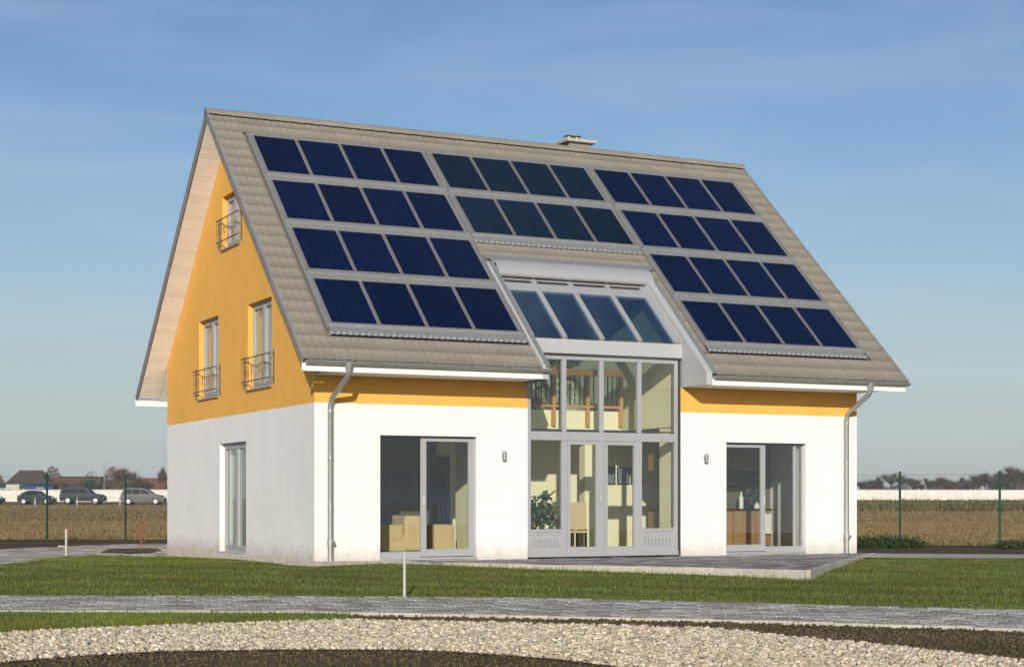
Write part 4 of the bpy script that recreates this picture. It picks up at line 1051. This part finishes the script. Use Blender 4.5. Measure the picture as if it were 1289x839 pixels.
# far buildings ---------------------------------------------------
def bldg(name, d, px, w_, dp, hw_, hr, wc, rc_, label, nwin=3, hip=False):
    p = far(d, (px-644.5)/2098.4); r = empty(name, p, label, 'building', rz=-YAW)
    wm_ = mat('far_wall_paint', wc, .9, .1); rm_ = mat('far_roof', rc_, .9, .1, var=.15, vscale=.8)
    MB().box(-w_/2, 0, -.5, w_/2, dp, hw_).build('wall', wm_, r)
    i = w_*.22 if hip else -.3
    MB().add([(-w_/2-.3,-.3,hw_),(w_/2+.3,-.3,hw_),(w_/2+.3,dp+.3,hw_),(-w_/2-.3,dp+.3,hw_),(-w_/2+i,dp/2,hr),(w_/2-i,dp/2,hr)], [(0,1,5,4),(2,3,4,5),(1,2,5),(3,0,4),(3,2,1,0)]).build('roof', rm_, r)
    for k in range(nwin):
        x = -w_/2 + w_*(k+.5)/nwin; wf = MB().box(x-.55, -.04, hw_*.35, x+.55, .0-.002, hw_*.35+1.2).build('window', M['whitep'], r)
        MB().box(x-.47, -.06, hw_*.35+.08, x+.47, -.045, hw_*.35+1.12).build('pane', M['carglass'], wf)
    return r
bldg('farmhouse', 330, 31, 8.2, 9, 2.9, 6.1, (.22,.18,.15), (.085,.06,.05), 'dark brown roofed farmhouse beyond the wall at far left', 3, True)
bldg('long_shed', 262, 14, 11.0, 6, 2.3, 2.75, (.07,.13,.13), (.05,.10,.10), 'long low teal green shed behind the wall at far left', 4)
bldg('blue_trailer', 258, 50, 4.2, 2.5, 2.55, 2.62, (.03,.07,.20), (.03,.06,.16), 'dark blue box trailer behind the small green car', 1)
bldg('cottage', 320, 197, 6.0, 7, 2.2, 4.4, (.22,.13,.10), (.20,.085,.055), 'red roofed cottage beside the left wall of the house', 2)
bldg('row_cottage', 340, 92, 9.5, 8, 2.4, 5.0, (.20,.15,.12), (.12,.075,.06), 'low brown roofed cottage behind the dark blue car', 4)
# white van roof seen over the wall
q = far(240, (18-644.5)/2098.4); r = empty('white_van', q, 'white van roof showing over the white wall at far left', 'van', rz=-YAW)
MB().bevbox(-1.0,-.9,.35,1.0,.9,2.45,.15).build('body', M['post_w'], r); MB().bevbox(-.96,-.92,1.3,-.2,-.89,1.75,.01).build('side_window', M['carglass'], r)
for x in (-.6,.6): MB().tube([(x,-.92,.33),(x,.92,.33)], .33, 16).build('wheel', M['tyre'], r)
q = far(240, (131-644.5)/2098.4); r = empty('street_lamp', q, 'tall slim street lamp behind the wall left of the house', 'street lamp', rz=-YAW)
MB().tube([(0,0,-.3),(0,0,5.0)], [.07,.045], 8).build('mast', M['alu'], r); MB().tube([(0,0,5.0),(.3,0,5.3),(.9,0,5.4)], .035, 6).build('arm', M['alu'], r)
MB().bevbox(.8,-.1,5.32,1.4,.1,5.44,.03).build('lamp_head', M['alu'], r)

# trees ---------------------------------------------------
def tree_meshes(seed, h, spread, m_tw, ntw=6000, up=1.0, thick=.024):
    rnd = random.Random(seed); tr = MB(); ends = []
    def br(p, d, l, r, lev):
        q = p + d*l; tr.tube([p, p + d*l*.5 + Vector((rnd.uniform(-1,1), rnd.uniform(-1,1), 0))*l*.05, q], [r, r*.8, r*.6], 5, cap=False)
        if lev >= 2: ends.append((q, d, l))
        if lev >= 4: return
        k = 4 if lev == 0 else 3
        for i in range(k):
            a = rnd.uniform(0, 6.28); sd = Vector((math.cos(a), math.sin(a), 0))
            nd = (d*rnd.uniform(.5,1.0) + sd*rnd.uniform(.4,.9)*spread + Vector((0,0,.35*up))).normalized()
            br(p + d*l*rnd.uniform(.6, 1.0), nd, l*rnd.uniform(.55,.8), r*.55, lev+1)
    br(Vector((0,0,-.2)), Vector((rnd.uniform(-.05,.05),0,1)), h*.34, h*.022, 0)
    tw = MB()
    for k in range(ntw):
        e, d, l = rnd.choice(ends); a = rnd.uniform(0, 6.28)
        nd = (d + Vector((math.cos(a), math.sin(a), rnd.uniform(-.4,.9)))*rnd.uniform(.4,1.1)).normalized(); ll = h*rnd.uniform(.08,.20)
        p = e - d*l*rnd.uniform(0,.7); s = nd.cross(Vector((rnd.uniform(-1,1), rnd.uniform(-1,1), rnd.uniform(-1,1)))).normalized()*h*thick*.05*rnd.uniform(.6,1.5)
        tw.add([p-s, p+s, p+nd*ll], [(0,1,2)])
    a = tr.mesh('trunk', m_tw); me_ = bpy.data.meshes.new('crown'); me_.from_pydata(tw.v, [], tw.f); me_.materials.append(m_tw); return a, me_, max(v[2] for v in tw.v)
TV = [tree_meshes(11, 8, .8, M['twig']), tree_meshes(12, 8, 1.0, M['twig']), tree_meshes(13, 8, .6, M['twig'], up=1.6), tree_meshes(14, 8, 1.1, M['twigr'], 6000), tree_meshes(15, 8, .9, M['twigr'])]
def put_tree(v, d, px, ytop, label, group, wide=1.0):
    t = (px-644.5)/2098.4; p = far(d, t); top = CAM.z + (627.4-ytop)*d/2098.4; h = max(1.5, top - p.z)
    r = empty('bare_tree', p, label, 'tree', group, rz=random.uniform(0, 6.28)); k = h/v[2]
    # scale lives on the children so the root stays a plain anchor
    for nm, me_ in (('trunk', v[0]), ('crown', v[1])): link(nm, me_, r, Matrix.Diagonal((k*wide, k*wide, k, 1)))
right = [(1088,601,'faint bare tree directly right of the house corner'),(1096,600,'small bare tree second from the house corner in the right tree line'),(1107,596,'rounded bare tree third from the house corner in the right tree line'),(1127,590,'tall slim bare tree above the first right hand fence post'),(1146,597,'small bare brownish tree just right of the first right hand fence post'),(1170,598,'broad bare tree left in the middle clump of the right tree line'),(1184,596,'bare tree at the centre of the middle clump of the right tree line'),(1199,602,'low bare tree low in the middle clump of the right tree line'),(1210,597,'bare tree at the right end of the middle clump of the right tree line'),(1228,598,'bare tree left in the clump above the second right hand fence post'),(1238,590,'rounded bare tree left of the second right hand fence post'),(1251,591,'bare tree right behind the second right hand fence post'),(1264,596,'low bare tree between the second right fence post and the tallest tree'),(1276,581,'tallest bare tree near the right picture edge'),(1287,587,'bare tree cut by the right picture edge')]
right += [(1155,603,'faint low bare tree filling the gap left of the middle clump'),(1177,600,'low bare tree tucked behind the left half of the middle clump'),(1193,597,'bare tree tucked behind the right half of the middle clump'),(1220,602,'low bare tree in the gap right of the middle clump'),(1245,594,'bare tree tucked behind the second right hand fence post'),(1257,593,'bare tree just right of the second right hand fence post'),(1270,590,'bare tree leaning against the left side of the tallest tree'),(1282,590,'bare tree against the right side of the tallest tree')]
for i, (px, yt, lb) in enumerate(right):
    put_tree(TV[i % 3], 300 + (i*37) % 60, px, yt, lb, 'bare trees along the right horizon', [1.25,1.1,1.2][i % 3])
left = [(60,603,'low reddish bare tree right of the brown roofed farmhouse'),(72,600,'reddish bare tree left of the dark blue car roof'),(86,604,'low reddish bare tree above the dark blue car'),(99,602,'reddish bare tree left of the evergreen'),(140,600,'bare tree right of the street lamp'),(153,584,'tall reddish bare tree between the street lamp and the fence post'),(170,599,'low bare tree right of the left hand fence post'),(182,602,'low bare tree left of the red roofed cottage'),(203,583,'tall slim bare tree at the left wall of the house'),(4,606,'bare tree at the left picture edge')]
for i, (px, yt, lb) in enumerate(left):
    put_tree(TV[3 + i % 2] if i not in (8,) else TV[2], 290 + (i*29) % 50, px, yt, lb, 'bare trees along the left horizon', 1.3 if i not in (8,) else .7)
for px, yt, rx, lb in ((115,599,1.9,'dark evergreen tree left of the street lamp'),(176,605,2.0,'dark evergreen bush behind the silver van'),(1262,606,3.0,'dark evergreen bush below the tallest tree at right')):
    p = far(275, (px-644.5)/2098.4); h = CAM.z + (627.4-yt)*275/2098.4 - p.z
    r = empty('evergreen_tree', p, lb, 'tree', 'evergreens at the horizon')
    leafclump('foliage', (0,0,.2), rx, rx, h, 1800, .22, M['evergreen'], r); MB().tube([(0,0,-.2),(0,0,h*.7)], [.12,.04], 6).build('trunk', M['bark'], r)
# continuous hedge of scrub under the tree lines
def scrub(name, d, t0, t1, h, n, m, label):
    t = rng.uniform(t0, t1, n); dd = d + rng.uniform(-6, 6, n); env = h*(.55 + .45*np.sin(t*260+1)*np.sin(t*97)*.7) 
    z = rng.random(n)**1.1*np.abs(env) + .1
    q = np.stack([CAM.x + FW[0]*dd + RT[0]*t*dd, CAM.y + FW[1]*dd + RT[1]*t*dd, z + .78], 1)
    a = rng.standard_normal((n,3)); b = rng.standard_normal((n,3)); a *= .45/np.linalg.norm(a, axis=1)[:,None]; b *= .35/np.linalg.norm(b, axis=1)[:,None]
    V = np.stack([q, q+a, q+b], 1).reshape(-1, 3)
    tag(link(name, rawmesh(name, V, np.arange(3*n).reshape(-1,3), m)), label, 'scrub', kind='stuff')
scrub('far_scrub', 340, .10, .45, 4.6, 26000, M['twig'], 'dark scrub under the bare trees on the right horizon')
scrub('far_scrub', 285, -.45, -.15, 3.9, 26000, M['twigr'], 'brown scrub standing between the far houses on the left horizon')
scrub('far_scrub', 365, -.45, -.15, 8.5, 42000, M['twigr'], 'reddish scrub under the bare trees on the left horizon')

# ------------------------------------------------------------------ winter haze
hm = bpy.data.materials.new('winter_haze'); hm.use_nodes = True; t = hm.node_tree; t.nodes.clear()
pvn = t.nodes.new('ShaderNodeVolumePrincipled'); pvn.inputs['Color'].default_value = (.86,.90,.95,1); pvn.inputs['Density'].default_value = .0004; pvn.inputs['Anisotropy'].default_value = 0
on = t.nodes.new('ShaderNodeOutputMaterial'); t.links.new(pvn.outputs[0], on.inputs['Volume'])
hb_ = MB().box(-4600, -4600, -2.2, 4600, 4600, 11.5).build('haze', hm); hb_['kind'] = 'stuff'
